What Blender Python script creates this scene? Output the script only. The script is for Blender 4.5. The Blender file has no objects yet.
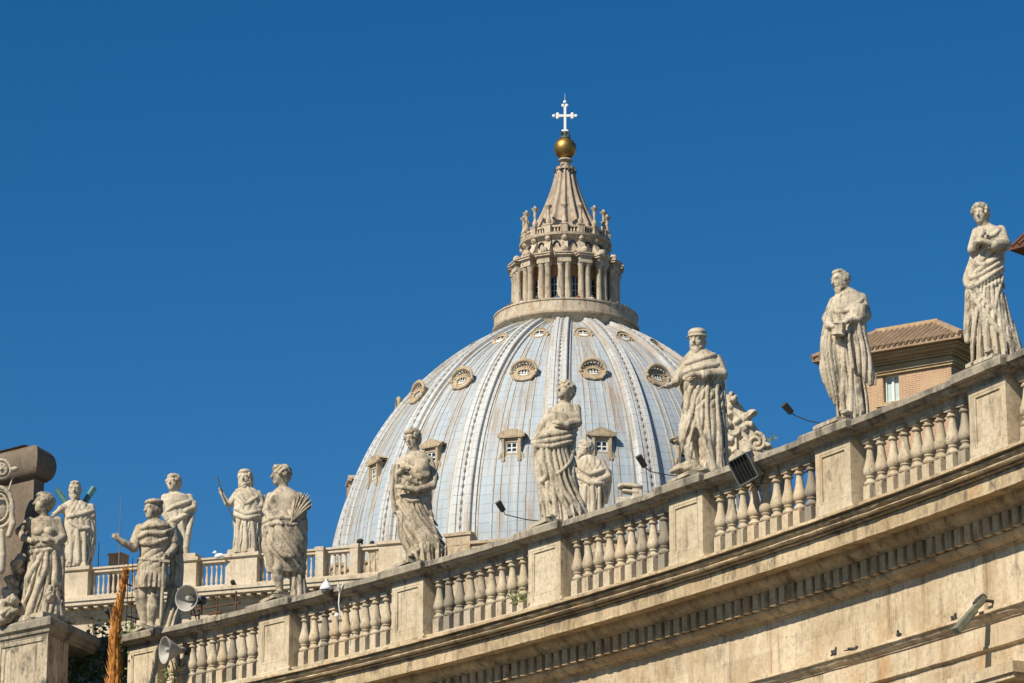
import bpy, bmesh, math, random
import numpy as np
from mathutils import Vector, Matrix

R_ = math.radians
random.seed(7)
scene = bpy.context.scene
col = scene.collection

# ---------------------------------------------------------------- camera, sky, sun, exposure
FOC = 3500.0                      # focal length in pixels of a 1024 px wide frame
PITCH = R_(16.3)
cam_d = bpy.data.cameras.new('camera')
cam_d.sensor_width = 36.0
cam_d.lens = FOC * 36.0 / 1024.0
cam_d.clip_start = 1.0
cam_d.clip_end = 4000.0
cam = bpy.data.objects.new('camera', cam_d)
col.objects.link(cam)
cam.location = (0, 0, 0)          # eye level; the square lies 1.65 m below
cam.rotation_euler = (R_(90) + PITCH, 0, 0)
scene.camera = cam

SUN_EL = R_(41.0)
SUN_H = Vector((-0.69, -0.72)).normalized()          # horizontal direction towards the sun: behind the camera, to the left
S_DIR = Vector((SUN_H.x * math.cos(SUN_EL), SUN_H.y * math.cos(SUN_EL), math.sin(SUN_EL)))
world = bpy.data.worlds.new('World')
scene.world = world
world.use_nodes = True
wn = world.node_tree.nodes
wl = world.node_tree.links
wn.clear()
sky = wn.new('ShaderNodeTexSky')
sky.sky_type = 'NISHITA'
sky.sun_disc = False
sky.sun_elevation = SUN_EL
sky.sun_rotation = math.atan2(S_DIR.x, S_DIR.y)
sky.altitude = 1200.0
sky.air_density = 1.0
sky.dust_density = 0.05
sky.ozone_density = 4.0
hsv = wn.new('ShaderNodeHueSaturation')
hsv.inputs['Saturation'].default_value = 1.34
hsv.inputs['Hue'].default_value = 0.499
hsv.inputs['Value'].default_value = 1.0
bg = wn.new('ShaderNodeBackground')
bg.inputs['Strength'].default_value = 0.071
wo = wn.new('ShaderNodeOutputWorld')
wl.new(sky.outputs[0], hsv.inputs['Color'])
wl.new(hsv.outputs[0], bg.inputs['Color'])
wl.new(bg.outputs[0], wo.inputs['Surface'])

sun_d = bpy.data.lights.new('sun', 'SUN')
sun_d.energy = 5.0
sun_d.angle = R_(0.5)
sun_d.color = (1.0, 0.915, 0.775)
sun = bpy.data.objects.new('sun', sun_d)
col.objects.link(sun)
sun.rotation_euler = S_DIR.to_track_quat('Z', 'Y').to_euler()

scene.view_settings.view_transform = 'Standard'
scene.view_settings.look = 'None'
scene.view_settings.exposure = 0.30
scene.view_settings.gamma = 1.0
scene.view_settings.use_curve_mapping = False

# ---------------------------------------------------------------- naming helpers
def tag(o, label=None, cat=None, group=None, kind=None):
    if label: o['label'] = label
    if cat: o['category'] = cat
    if group: o['group'] = group
    if kind: o['kind'] = kind
    return o

def empty(name, loc=(0, 0, 0), rz=0.0):
    o = bpy.data.objects.new(name, None)
    o.empty_display_size = 0.3
    o.location = loc
    o.rotation_euler = (0, 0, rz)
    col.objects.link(o)
    return o

def thing(name, label, cat, loc=(0, 0, 0), rz=0.0, group=None):
    return tag(empty(name, loc, rz), label, cat, group)

KIDS = {}
def adopt(o, parent):
    o.parent = parent
    KIDS.setdefault(parent.name, []).append(o)

def copy_tree(o, parent=None):
    c = o.copy()
    col.objects.link(c)
    if parent is not None:
        adopt(c, parent)
    for k in list(KIDS.get(o.name, [])):
        copy_tree(k, c)
    return c

def link_mesh(name, me, mat, parent=None, smooth=False):
    me.materials.clear()
    if isinstance(mat, (list, tuple)):
        for m in mat: me.materials.append(m)
    else:
        me.materials.append(mat)
    if smooth:
        me.polygons.foreach_set('use_smooth', [True] * len(me.polygons))
    o = bpy.data.objects.new(name, me)
    col.objects.link(o)
    if parent is not None:
        adopt(o, parent)
    return o

# ---------------------------------------------------------------- mesh builder
class MB:
    def __init__(self):
        self.v = []; self.f = []; self.m = []; self.M = None; self.mi = 0
    def pts(self, vs):
        if self.M is not None:
            vs = [self.M @ Vector(p) for p in vs]
        b = len(self.v)
        self.v += [tuple(p) for p in vs]
        return b
    def face(self, *idx):
        self.f.append(tuple(idx)); self.m.append(self.mi)
    def box(self, c, s, rz=0.0):
        cx, cy, cz = c; a, b, h = s[0] / 2, s[1] / 2, s[2] / 2
        cr, sr = math.cos(rz), math.sin(rz)
        vs = []
        for z in (-h, h):
            for x, y in ((-a, -b), (a, -b), (a, b), (-a, b)):
                vs.append((cx + x * cr - y * sr, cy + x * sr + y * cr, cz + z))
        i = self.pts(vs)
        for q in ((0, 3, 2, 1), (4, 5, 6, 7), (0, 1, 5, 4), (1, 2, 6, 5), (2, 3, 7, 6), (3, 0, 4, 7)):
            self.face(*[i + k for k in q])
    def prism(self, poly, z0, z1, top=None):
        n = len(poly)
        t = top or poly
        i = self.pts([(p[0], p[1], z0) for p in poly] + [(p[0], p[1], z1) for p in t])
        for k in range(n):
            j = (k + 1) % n
            self.face(i + k, i + j, i + n + j, i + n + k)
        self.face(*[i + k for k in reversed(range(n))])
        self.face(*[i + n + k for k in range(n)])
    def lathe(self, prof, n=24, c=(0, 0), a0=0.0, sq=None):
        """prof: list of (r, z); sq: optional exponent for a squarish section"""
        rows = []
        for r, z in prof:
            ring = []
            for k in range(n):
                a = a0 + 2 * math.pi * k / n
                ring.append((c[0] + r * math.cos(a), c[1] + r * math.sin(a), z))
            rows.append(self.pts(ring))
        for a, b in zip(rows[:-1], rows[1:]):
            for k in range(n):
                j = (k + 1) % n
                self.face(a + k, a + j, b + j, b + k)
        self.face(*[rows[0] + k for k in reversed(range(n))])
        self.face(*[rows[-1] + k for k in range(n)])
    def loft(self, rings, close=True, caps=True):
        n = len(rings[0])
        ids = [self.pts(r) for r in rings]
        for a, b in zip(ids[:-1], ids[1:]):
            for k in range(n if close else n - 1):
                j = (k + 1) % n
                self.face(a + k, a + j, b + j, b + k)
        if caps and close:
            self.face(*[ids[0] + k for k in reversed(range(n))])
            self.face(*[ids[-1] + k for k in range(n)])
    def tube(self, path, r, n=8):
        P = [Vector(p) for p in path]
        rs = r if isinstance(r, (list, tuple)) else [r] * len(P)
        rings = []
        up = Vector((0.13, 0.07, 1)).normalized()
        for i, p in enumerate(P):
            d = (P[min(i + 1, len(P) - 1)] - P[max(i - 1, 0)]).normalized()
            u = d.cross(up)
            if u.length < 0.05: u = d.cross(Vector((1, 0, 0)))
            u.normalize(); w = d.cross(u).normalized()
            rings.append([p + (u * math.cos(2 * math.pi * k / n) + w * math.sin(2 * math.pi * k / n)) * rs[i] for k in range(n)])
        self.loft(rings)
    def ball(self, c, r, n=12, sc=(1, 1, 1)):
        rings = []
        m = max(4, n // 2)
        for i in range(m + 1):
            t = math.pi * (0.02 + 0.96 * i / m)
            rings.append([(c[0] + r * sc[0] * math.sin(t) * math.cos(2 * math.pi * k / n), c[1] + r * sc[1] * math.sin(t) * math.sin(2 * math.pi * k / n), c[2] - r * sc[2] * math.cos(t)) for k in range(n)])
        self.loft(rings)
    def build(self, name, mat, parent=None, smooth=False, auto=None):
        me = bpy.data.meshes.new(name)
        me.from_pydata(self.v, [], self.f)
        if any(self.m):
            me.polygons.foreach_set('material_index', self.m)
        bm = bmesh.new(); bm.from_mesh(me)
        bmesh.ops.recalc_face_normals(bm, faces=bm.faces)
        if auto is not None:
            for f in bm.faces: f.smooth = True
            for e in bm.edges:
                if len(e.link_faces) == 2 and e.calc_face_angle(0) > auto:
                    e.smooth = False
        bm.to_mesh(me); bm.free()
        return link_mesh(name, me, mat, parent, smooth)

# ---------------------------------------------------------------- camera arithmetic (pixel of the photo <-> ray)
CT, ST = math.cos(PITCH), math.sin(PITCH)
def project(p):
    d = p[1] * CT + p[2] * ST
    u = -p[1] * ST + p[2] * CT
    return 512 + FOC * p[0] / d, 341.5 - FOC * u / d, d
def ray(px, py):
    u = (px - 512) / FOC; v = (341.5 - py) / FOC
    return Vector((u, CT - v * ST, ST + v * CT))
def at_z(px, py, z):
    d = ray(px, py)
    return d * (z / d.z)
def at_t(px, py, t):
    return ray(px, py) * t

# ---------------------------------------------------------------- the colonnade's curve
CC = Vector((-84.52, 19.87, 0))
R0 = 105.6
ZC = 19.5                          # top of the balustrade coping
A_FIRST, A_STEP = R_(26.8 + 0.44), R_(3.03)
def pol(r, a, z=0.0):
    return Vector((CC.x + r * math.cos(a), CC.y + r * math.sin(a), z))
def hit_r(px, py, r):
    d = ray(px, py)
    a = d.x ** 2 + d.y ** 2; b = -2 * (d.x * CC.x + d.y * CC.y); c = CC.x ** 2 + CC.y ** 2 - r * r
    t = (-b + math.sqrt(b * b - 4 * a * c)) / (2 * a)
    return d * t
def sweep(prof, a0, a1, n, mb, origin=None, rz=0.0):
    """closed profile of (r, z) swept round the colonnade's centre from angle a0 to a1"""
    rings = []
    for k in range(n + 1):
        a = a0 + (a1 - a0) * k / n
        rings.append([pol(r, a, z) for r, z in prof])
    if origin is not None:
        Mi = (Matrix.Translation(origin) @ Matrix.Rotation(rz, 4, 'Z')).inverted()
        rings = [[Mi @ p for p in ring] for ring in rings]
    mb.loft(rings)
# ---------------------------------------------------------------- materials
def nm(name):
    m = bpy.data.materials.new(name)
    m.use_nodes = True
    nt = m.node_tree
    return m, nt, nt.nodes['Principled BSDF']

def N(nt, kind, **kw):
    n = nt.nodes.new(kind)
    for k, v in kw.items():
        if k in n.inputs: n.inputs[k].default_value = v
        else: setattr(n, k, v)
    return n

def mixc(nt, fac, a, b):
    n = nt.nodes.new('ShaderNodeMix'); n.data_type = 'RGBA'
    for sock, val in ((n.inputs[0], fac), (n.inputs[6], a), (n.inputs[7], b)):
        if hasattr(val, 'links') or isinstance(val, bpy.types.NodeSocket): nt.links.new(val, sock)
        elif isinstance(val, (int, float)): sock.default_value = val
        else: sock.default_value = (*val, 1.0)
    return n.outputs[2]

def ramp(nt, val, lo, hi, a=0.0, b=1.0):
    n = nt.nodes.new('ShaderNodeMapRange')
    n.interpolation_type = 'SMOOTHSTEP'
    nt.links.new(val, n.inputs[0])
    n.inputs[1].default_value = lo; n.inputs[2].default_value = hi
    n.inputs[3].default_value = a; n.inputs[4].default_value = b
    return n.outputs[0]

def noise(nt, vec, scale, detail=6.0, rough=0.6, sc=None):
    n = N(nt, 'ShaderNodeTexNoise', Scale=scale, Detail=detail, Roughness=rough)
    if sc is not None:
        mp = nt.nodes.new('ShaderNodeMapping'); mp.inputs['Scale'].default_value = sc
        nt.links.new(vec, mp.inputs[0]); vec = mp.outputs[0]
    nt.links.new(vec, n.inputs['Vector'])
    return n.outputs[0]

def mathn(nt, op, a, b=None):
    n = nt.nodes.new('ShaderNodeMath'); n.operation = op
    for s, v in zip(n.inputs, (a, b)):
        if v is None: continue
        if isinstance(v, (int, float)): s.default_value = v
        else: nt.links.new(v, s)
    return n.outputs[0]

def stone(name, c1, c2, dirt, dirt_amt=0.5, streak=0.4, dark=(0.07, 0.065, 0.058), top=0.0, rust=0.0, scale=1.0, bump=0.25, bd=0.02, block=0.0, soot=0.35, rnd=0.0):
    """weathered travertine: two tones, water streaks, lichen and soot patches"""
    m, nt, b = nm(name)
    geo = nt.nodes.new('ShaderNodeNewGeometry')
    pos = geo.outputs['Position']
    base = mixc(nt, ramp(nt, noise(nt, pos, 0.9 * scale), 0.35, 0.65), c1, c2)
    base = mixc(nt, ramp(nt, noise(nt, pos, 9.0 * scale, 4), 0.42, 0.75, 0, 0.55), base, [x * 0.62 for x in c2])
    # ochre run-off
    st = noise(nt, pos, 1.6 * scale, 5, 0.65, (1.6, 1.6, 0.16))
    base = mixc(nt, ramp(nt, st, 0.52, 0.72, 0, streak), base, dirt)
    if rust:
        ru = noise(nt, pos, 0.55 * scale, 6, 0.7, (1.3, 1.3, 0.35))
        base = mixc(nt, ramp(nt, ru, 0.55, 0.68, 0, rust), base, (0.44, 0.23, 0.085))
    # soot and lichen
    so = noise(nt, pos, 2.3 * scale, 9, 0.72, (1, 1, 0.55))
    base = mixc(nt, ramp(nt, so, 0.60 - 0.16 * dirt_amt, 0.80 - 0.14 * dirt_amt, 0, min(1, 0.45 + 0.5 * dirt_amt)), base, dark)
    # black run-off streaks
    ss = noise(nt, pos, 2.6 * scale, 6, 0.72, (1.9, 1.9, 0.11))
    base = mixc(nt, ramp(nt, ss, 0.545, 0.68, 0, soot), base, [x * 0.9 for x in dark])
    if rnd:
        oi = nt.nodes.new('ShaderNodeObjectInfo')
        base = mixc(nt, ramp(nt, oi.outputs['Random'], 0.72, 0.97, 0, rnd), base, (0.17, 0.15, 0.125))
        base = mixc(nt, ramp(nt, oi.outputs['Random'], 0.25, 0.0, 0, rnd * .5), base, (0.62, 0.44, 0.26))
    if block:
        # courses of ashlar along the curve: tone of each block and the joint between two
        sp = nt.nodes.new('ShaderNodeSeparateXYZ'); nt.links.new(pos, sp.inputs[0])
        an = mathn(nt, 'ARCTAN2', mathn(nt, 'SUBTRACT', sp.outputs[1], CC.y), mathn(nt, 'SUBTRACT', sp.outputs[0], CC.x))
        row = mathn(nt, 'FLOOR', mathn(nt, 'MULTIPLY', mathn(nt, 'SUBTRACT', sp.outputs[2], 0.31), 1.35))
        u = mathn(nt, 'ADD', mathn(nt, 'MULTIPLY', an, R0 / block), mathn(nt, 'MULTIPLY', row, 0.37))
        wnz = nt.nodes.new('ShaderNodeTexWhiteNoise'); wnz.noise_dimensions = '2D'
        cb = nt.nodes.new('ShaderNodeCombineXYZ'); nt.links.new(mathn(nt, 'FLOOR', u), cb.inputs[0]); nt.links.new(row, cb.inputs[1]); nt.links.new(cb.outputs[0], wnz.inputs['Vector'])
        base = mixc(nt, ramp(nt, wnz.outputs['Value'], 0.45, 1.0, 0, 0.30), base, [x * 0.74 for x in c2])
        base = mixc(nt, ramp(nt, wnz.outputs['Value'], 0.35, 0.0, 0, 0.16), base, [min(.75, x * 1.12) for x in c1])
        fr = mathn(nt, 'ABSOLUTE', mathn(nt, 'SUBTRACT', mathn(nt, 'FRACT', u), 0.5))
        base = mixc(nt, ramp(nt, fr, 0.5 - 0.013 / block, 0.5 - 0.006 / block, 0, 0.45), base, (0.12, 0.095, 0.07))
    pit = noise(nt, pos, 3.4 * scale, 6, 0.75, (1.5, 1.5, 4.2))
    base = mixc(nt, ramp(nt, pit, 0.60, 0.66, 0, 0.62), base, [x * 1.1 for x in dark])
    fine = noise(nt, pos, 17 * scale, 5, 0.7)
    base = mixc(nt, ramp(nt, fine, 0.56, 0.70, 0, 0.30 + 0.35 * dirt_amt), base, [x * 1.6 for x in dark])
    if top:
        sx = nt.nodes.new('ShaderNodeSeparateXYZ'); nt.links.new(geo.outputs['Normal'], sx.inputs[0])
        tp = ramp(nt, mathn(nt, 'ADD', sx.outputs[2], mathn(nt, 'MULTIPLY', mathn(nt, 'SUBTRACT', noise(nt, pos, 3.2 * scale), 0.5), 1.6)), 0.45, 1.0, 0, top)
        base = mixc(nt, tp, base, (0.13, 0.125, 0.115))
    nt.links.new(base, b.inputs['Base Color'])
    b.inputs['Roughness'].default_value = 0.88
    b.inputs['Specular IOR Level'].default_value = 0.25
    bp = nt.nodes.new('ShaderNodeBump'); bp.inputs['Strength'].default_value = bump; bp.inputs['Distance'].default_value = bd
    hgt = mathn(nt, 'ADD', noise(nt, pos, 14 * scale, 6, 0.7), mathn(nt, 'MULTIPLY', noise(nt, pos, 45 * scale, 3), 0.5))
    nt.links.new(hgt, bp.inputs['Height']); nt.links.new(bp.outputs[0], b.inputs['Normal'])
    return m

def plain(name, c, rough=0.6, metal=0.0, var=0.25, scale=6.0):
    m, nt, b = nm(name)
    geo = nt.nodes.new('ShaderNodeNewGeometry')
    n = noise(nt, geo.outputs['Position'], scale, 5)
    nt.links.new(mixc(nt, ramp(nt, n, 0.35, 0.7), c, [x * (1 - var) for x in c]), b.inputs['Base Color'])
    b.inputs['Roughness'].default_value = rough
    b.inputs['Metallic'].default_value = metal
    return m

MAT = {}
MAT['wall'] = stone('travertine_wall', (0.63, 0.52, 0.36), (0.48, 0.37, 0.23), (0.34, 0.21, 0.10), 0.55, 0.85, dark=(0.12, 0.09, 0.06), rust=0.6, bump=0.45, block=3.1, soot=0.55)
MAT['cornice'] = stone('travertine_cornice', (0.58, 0.455, 0.285), (0.42, 0.315, 0.185), (0.27, 0.165, 0.08), 0.8, 0.8, dark=(0.07, 0.057, 0.042), top=0.8, rust=0.5, bump=0.5, block=2.6, soot=0.6)
MAT['coping'] = stone('lichen_coping', (0.42, 0.365, 0.275), (0.30, 0.26, 0.195), (0.15, 0.125, 0.09), 0.9, 0.55, dark=(0.045, 0.042, 0.037), top=0.7, bump=0.6, block=1.75, soot=0.75)
MAT['die'] = stone('travertine_pedestal', (0.60, 0.51, 0.365), (0.49, 0.40, 0.265), (0.33, 0.225, 0.12), 0.60, 0.55, dark=(0.11, 0.092, 0.07), rust=0.3, bump=0.45, soot=0.5)
MAT['baluster'] = stone('travertine_baluster', (0.58, 0.495, 0.355), (0.47, 0.38, 0.255), (0.30, 0.215, 0.125), 0.55, 0.55, dark=(0.09, 0.078, 0.062), rust=0.2, scale=1.6, bump=0.4, soot=0.55, rnd=0.75)
MAT['statue'] = stone('carved_travertine', (0.60, 0.525, 0.40), (0.50, 0.425, 0.305), (0.31, 0.24, 0.15), 0.78, 0.7, dark=(0.085, 0.07, 0.055), top=0.35, scale=2.0, bump=0.3, bd=0.02, soot=0.75)
MAT['statue_dark'] = stone('sooty_travertine', (0.58, 0.495, 0.36), (0.45, 0.37, 0.26), (0.29, 0.22, 0.135), 0.85, 0.75, dark=(0.07, 0.06, 0.048), top=0.45, scale=2.0, bump=0.3, bd=0.02, soot=0.8)
MAT['statue_far'] = stone('far_carved_travertine', (0.62, 0.54, 0.41), (0.52, 0.44, 0.315), (0.36, 0.265, 0.16), 0.55, 0.5, dark=(0.14, 0.12, 0.10), top=0.3, scale=0.8, bump=0.3, bd=0.05)
MAT['facade'] = stone('facade_travertine', (0.60, 0.515, 0.385), (0.51, 0.42, 0.295), (0.38, 0.275, 0.17), 0.35, 0.45, dark=(0.16, 0.13, 0.10), scale=0.5, soot=0.45)
MAT['lantern'] = stone('lantern_stone', (0.58, 0.495, 0.375), (0.45, 0.37, 0.265), (0.31, 0.21, 0.125), 0.65, 0.7, dark=(0.095, 0.078, 0.06), scale=1.0, soot=0.7, rust=.25)
MAT['spire'] = stone('spire_lead_stone', (0.47, 0.39, 0.295), (0.35, 0.275, 0.20), (0.26, 0.17, 0.10), 0.7, 0.9, dark=(0.13, 0.11, 0.09), scale=0.8)
MAT['plaster'] = stone('orange_plaster', (0.64, 0.33, 0.14), (0.56, 0.27, 0.11), (0.36, 0.2, 0.1), 0.15, 0.4, dark=(0.2, 0.12, 0.08), scale=0.8)
MAT['dormer'] = stone('dormer_stone', (0.52, 0.425, 0.295), (0.41, 0.315, 0.205), (0.27, 0.175, 0.095), 0.6, 0.7, dark=(0.09, 0.072, 0.055), scale=1.2, soot=0.6, rust=.3)
MAT['stemma'] = stone('shaded_brown_travertine', (0.20, 0.155, 0.11), (0.15, 0.115, 0.08), (0.16, 0.12, 0.08), 0.6, 0.5, dark=(0.07, 0.06, 0.05), bump=0.4)  # brown-grey stone, darkened further to stand in for shade on the block
MAT['pier'] = stone('stained_pier', (0.60, 0.51, 0.37), (0.46, 0.38, 0.26), (0.25, 0.19, 0.12), 0.95, 0.6, dark=(0.06, 0.055, 0.048), top=0.5, bump=0.5, soot=0.95, rust=.3)
MAT['chimney_brick'] = stone('chimney_brick', (0.56, 0.34, 0.20), (0.47, 0.27, 0.15), (0.3, 0.17, 0.09), 0.1, 0.4, dark=(0.12, 0.07, 0.05))
MAT['black'] = plain('black_housing', (0.016, 0.016, 0.017), 0.45)
MAT['grey_metal'] = plain('grey_paint', (0.15, 0.16, 0.145), 0.5, 0.0)
MAT['green_grey'] = plain('grey_green_paint', (0.19, 0.20, 0.15), 0.55, 0.0, 0.35)
MAT['horn'] = plain('horn_grey', (0.40, 0.385, 0.34), 0.5, 0.0, 0.2, 3)
MAT['white'] = plain('white_plastic', (0.78, 0.78, 0.75), 0.4, 0, 0.1)
MAT['iron'] = plain('dark_iron', (0.035, 0.03, 0.027), 0.7, 0.0)
MAT['rust'] = plain('rusty_iron', (0.13, 0.06, 0.03), 0.85, 0.0, 0.5)
MAT['glass'] = plain('dark_glass', (0.025, 0.03, 0.036), 0.12)
MAT['sash'] = plain('white_sash', (0.70, 0.70, 0.66), 0.6, 0, 0.15)
MAT['gilt'] = plain('gilded_copper', (0.42, 0.26, 0.085), 0.5, 1.0, 0.35, 1.2)
MAT['cross'] = plain('white_iron', (0.80, 0.79, 0.74), 0.45, 0.0, 0.1)
MAT['bronze_green'] = plain('verdigris_timber', (0.10, 0.24, 0.22), 0.7, 0.0, 0.4)
MAT['bronze_dark'] = plain('dark_bronze', (0.06, 0.085, 0.075), 0.6, 0.0, 0.4)
MAT['dry'] = plain('dry_orange_stalk', (0.62, 0.27, 0.06), 0.9, 0, 0.5, 12)
MAT['leaf'] = plain('ivy_leaf', (0.12, 0.19, 0.045), 0.6, 0, 0.6, 5)
MAT['weed'] = plain('weed_leaf', (0.16, 0.20, 0.05), 0.7, 0, 0.4, 9)
MAT['pigeon'] = plain('pigeon_feather', (0.045, 0.042, 0.045), 0.7, 0, 0.5, 20)
MAT['curtain'] = plain('pale_curtain', (0.42, 0.52, 0.52), 0.7, 0, 0.15)
MAT['gull'] = plain('gull_white', (0.8, 0.8, 0.78), 0.7, 0, 0.1)
MAT['skin'] = plain('skin', (0.42, 0.26, 0.19), 0.6)
for nme, c in (('cloth_red', (0.35, 0.06, 0.05)), ('cloth_blue', (0.06, 0.09, 0.22)), ('cloth_dark', (0.03, 0.03, 0.035)), ('cloth_white', (0.6, 0.6, 0.58))):
    MAT[nme] = plain(nme, c, 0.8)

def ground_mat():
    m, nt, b = nm('cobbles')
    geo = nt.nodes.new('ShaderNodeNewGeometry')
    v = N(nt, 'ShaderNodeTexVoronoi', Scale=8.0)
    nt.links.new(geo.outputs['Position'], v.inputs['Vector'])
    nt.links.new(mixc(nt, ramp(nt, v.outputs[0], 0.0, 0.5), (0.11, 0.10, 0.085), (0.075, 0.07, 0.06)), b.inputs['Base Color'])
    b.inputs['Roughness'].default_value = 0.85
    return m
MAT['cobbles'] = ground_mat()

def lead_mat(name, c1, c2, rows, cols, rustamt):
    """sheet lead laid in courses (uv: u = panel across, v = metres up the curve)"""
    m, nt, b = nm(name)
    uv = nt.nodes.new('ShaderNodeUVMap'); uv.uv_map = 'UVMap'
    geo = nt.nodes.new('ShaderNodeNewGeometry'); pos = geo.outputs['Position']
    br = N(nt, 'ShaderNodeTexBrick', Scale=1.0)
    br.offset = 0.0
    br.inputs['Brick Width'].default_value = cols
    br.inputs['Row Height'].default_value = rows
    br.inputs['Mortar Size'].default_value = 0.036
    br.inputs['Mortar Smooth'].default_value = 0.5
    br.inputs['Bias'].default_value = 0.0
    br.inputs['Color1'].default_value = (*c1, 1)
    br.inputs['Color2'].default_value = (*c2, 1)
    br.inputs['Mortar'].default_value = (0.19, 0.195, 0.195, 1)
    nt.links.new(uv.outputs[0], br.inputs['Vector'])
    c = br.outputs[0]
    c = mixc(nt, ramp(nt, noise(nt, pos, 0.35, 5), 0.40, 0.70, 0, 0.55), c, (0.40, 0.41, 0.40))
    c = mixc(nt, ramp(nt, noise(nt, uv.outputs[0], 1.0, 6, 0.65, (3.0, 0.07, 1)), 0.50, 0.72, 0, 0.55), c, (0.56, 0.57, 0.55))
    c = mixc(nt, ramp(nt, noise(nt, uv.outputs[0], 1.0, 7, 0.7, (2.3, 0.09, 1)), 0.47, 0.64, 0, rustamt), c, (0.30, 0.205, 0.12))
    c = mixc(nt, ramp(nt, noise(nt, uv.outputs[0], 1.0, 4, 0.6, (0.9, 0.42, 1)), 0.66, 0.72, 0, 0.55), c, (0.25, 0.23, 0.22))
    c = mixc(nt, ramp(nt, noise(nt, pos, 4.0, 5, 0.7), 0.52, 0.75, 0, 0.35), c, (0.30, 0.29, 0.27))
    nt.links.new(c, b.inputs['Base Color'])
    b.inputs['Roughness'].default_value = 0.62
    b.inputs['Specular IOR Level'].default_value = 0.35
    return m
MAT['lead'] = lead_mat('dome_lead', (0.315, 0.385, 0.44), (0.355, 0.425, 0.475), 0.98, 0.9, 0.85)
MAT['rib'] = lead_mat('rib_lead', (0.485, 0.505, 0.505), (0.51, 0.52, 0.505), 0.98, 3.0, 0.75)

def brick_mat():
    m, nt, b = nm('orange_brick')
    uv = nt.nodes.new('ShaderNodeUVMap'); uv.uv_map = 'UVMap'
    geo = nt.nodes.new('ShaderNodeNewGeometry')
    br = N(nt, 'ShaderNodeTexBrick', Scale=1.0)
    br.inputs['Brick Width'].default_value = 0.28; br.inputs['Row Height'].default_value = 0.075
    br.inputs['Mortar Size'].default_value = 0.010
    br.inputs['Color1'].default_value = (0.39, 0.225, 0.125, 1); br.inputs['Color2'].default_value = (0.33, 0.18, 0.095, 1)
    br.inputs['Mortar'].default_value = (0.50, 0.40, 0.28, 1)
    nt.links.new(uv.outputs[0], br.inputs['Vector'])
    c = mixc(nt, ramp(nt, noise(nt, geo.outputs['Position'], 1.4, 6), 0.42, 0.7, 0, 0.6), br.outputs[0], (0.52, 0.36, 0.20))
    nt.links.new(c, b.inputs['Base Color']); b.inputs['Roughness'].default_value = 0.9
    return m
MAT['brick'] = brick_mat()
MAT['ochre'] = stone('ochre_render', (0.49, 0.37, 0.215), (0.41, 0.295, 0.16), (0.29, 0.195, 0.105), 0.25, 0.5, dark=(0.15, 0.11, 0.07), scale=1.0)
MAT['tile'] = stone('roof_tile', (0.37, 0.26, 0.165), (0.28, 0.19, 0.12), (0.18, 0.125, 0.085), 0.5, 0.3, dark=(0.09, 0.07, 0.055), scale=1.6)
MAT['tile_dark'] = stone('old_dark_tile', (0.16, 0.065, 0.04), (0.11, 0.05, 0.035), (0.08, 0.05, 0.04), 0.5, 0.3, dark=(0.04, 0.03, 0.03), scale=1.6)
# ---------------------------------------------------------------- the square
g = MB(); g.prism([(-900, -300), (900, -300), (900, 1800), (-900, 1800)], -2.65, -1.65)
tag(g.build('ground', MAT['cobbles']), kind='structure')

# ---------------------------------------------------------------- colonnade
AL, AR = R_(46.25), R_(14.0)
colo = thing('colonnade', 'long curved travertine colonnade with dentilled cornice sweeping up to the right', 'colonnade', pol(R0 + 8, R_(35), -1.65))
def local(mb, root):
    Mi = (Matrix.Translation(root.location) @ Matrix.Rotation(root.rotation_euler[2], 4, 'Z')).inverted()
    mb.v = [tuple(Mi @ Vector(p)) for p in mb.v]
def worn(mb, amp, seed=0):
    rg = random.Random(seed)
    mb.v = [(x + rg.uniform(-amp, amp), y + rg.uniform(-amp, amp), z + rg.uniform(-amp, amp)) for x, y, z in mb.v]
def swept(name, prof, mat, root, a0=AR, a1=AL, n=220, auto=R_(28)):
    mb = MB(); sweep([(R0 + r, z) for r, z in prof], a0, a1, n, mb); worn(mb, .006, len(name))
    local(mb, root)
    return mb.build(name, mat, root, auto=auto)
CORN = [(2.4, 17.36), (-0.52, 17.26), (-0.63, 17.235), (-0.64, 17.17), (-0.50, 17.165), (-0.50, 17.13), (-0.56, 17.12), (-0.56, 17.10), (-0.52, 17.06), (-0.44, 17.03),
        (-0.53, 17.015), (-0.555, 16.985), (-0.53, 16.955), (-0.46, 16.945), (-0.39, 16.94), (-0.39, 16.925), (-0.445, 16.92), (-0.445, 16.90), (-0.33, 16.895), (-0.36, 16.87),
        (-0.36, 16.55), (-0.32, 16.55), (-0.32, 16.59), (0.06, 16.59), (0.08, 16.52), (0.13, 16.44), (0.20, 16.39), (0.24, 16.38), (0.24, 16.345),
        (0.47, 16.345), (0.47, 15.965), (0.40, 15.965), (0.40, 15.93), (0.44, 15.87), (0.52, 15.815), (0.60, 15.79), (0.60, 15.762), (2.4, 15.762)]
swept('cornice', CORN, MAT['cornice'], colo)
swept('frieze', [(2.3, 15.77), (0.70, 15.77), (0.70, 14.53), (2.3, 14.53)], MAT['wall'], colo)
swept('architrave', [(2.35, 14.56), (0.52, 14.555), (0.44, 14.535), (0.43, 14.47), (0.49, 14.455), (0.50, 14.41), (0.545, 14.36), (0.60, 14.33), (0.60, 14.305), (0.635, 14.30), (0.635, 13.86),
                     (0.60, 13.855), (0.60, 13.80), (0.64, 13.77), (0.69, 13.765), (0.69, 13.22), (2.35, 13.22)], MAT['wall'], colo)
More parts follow.
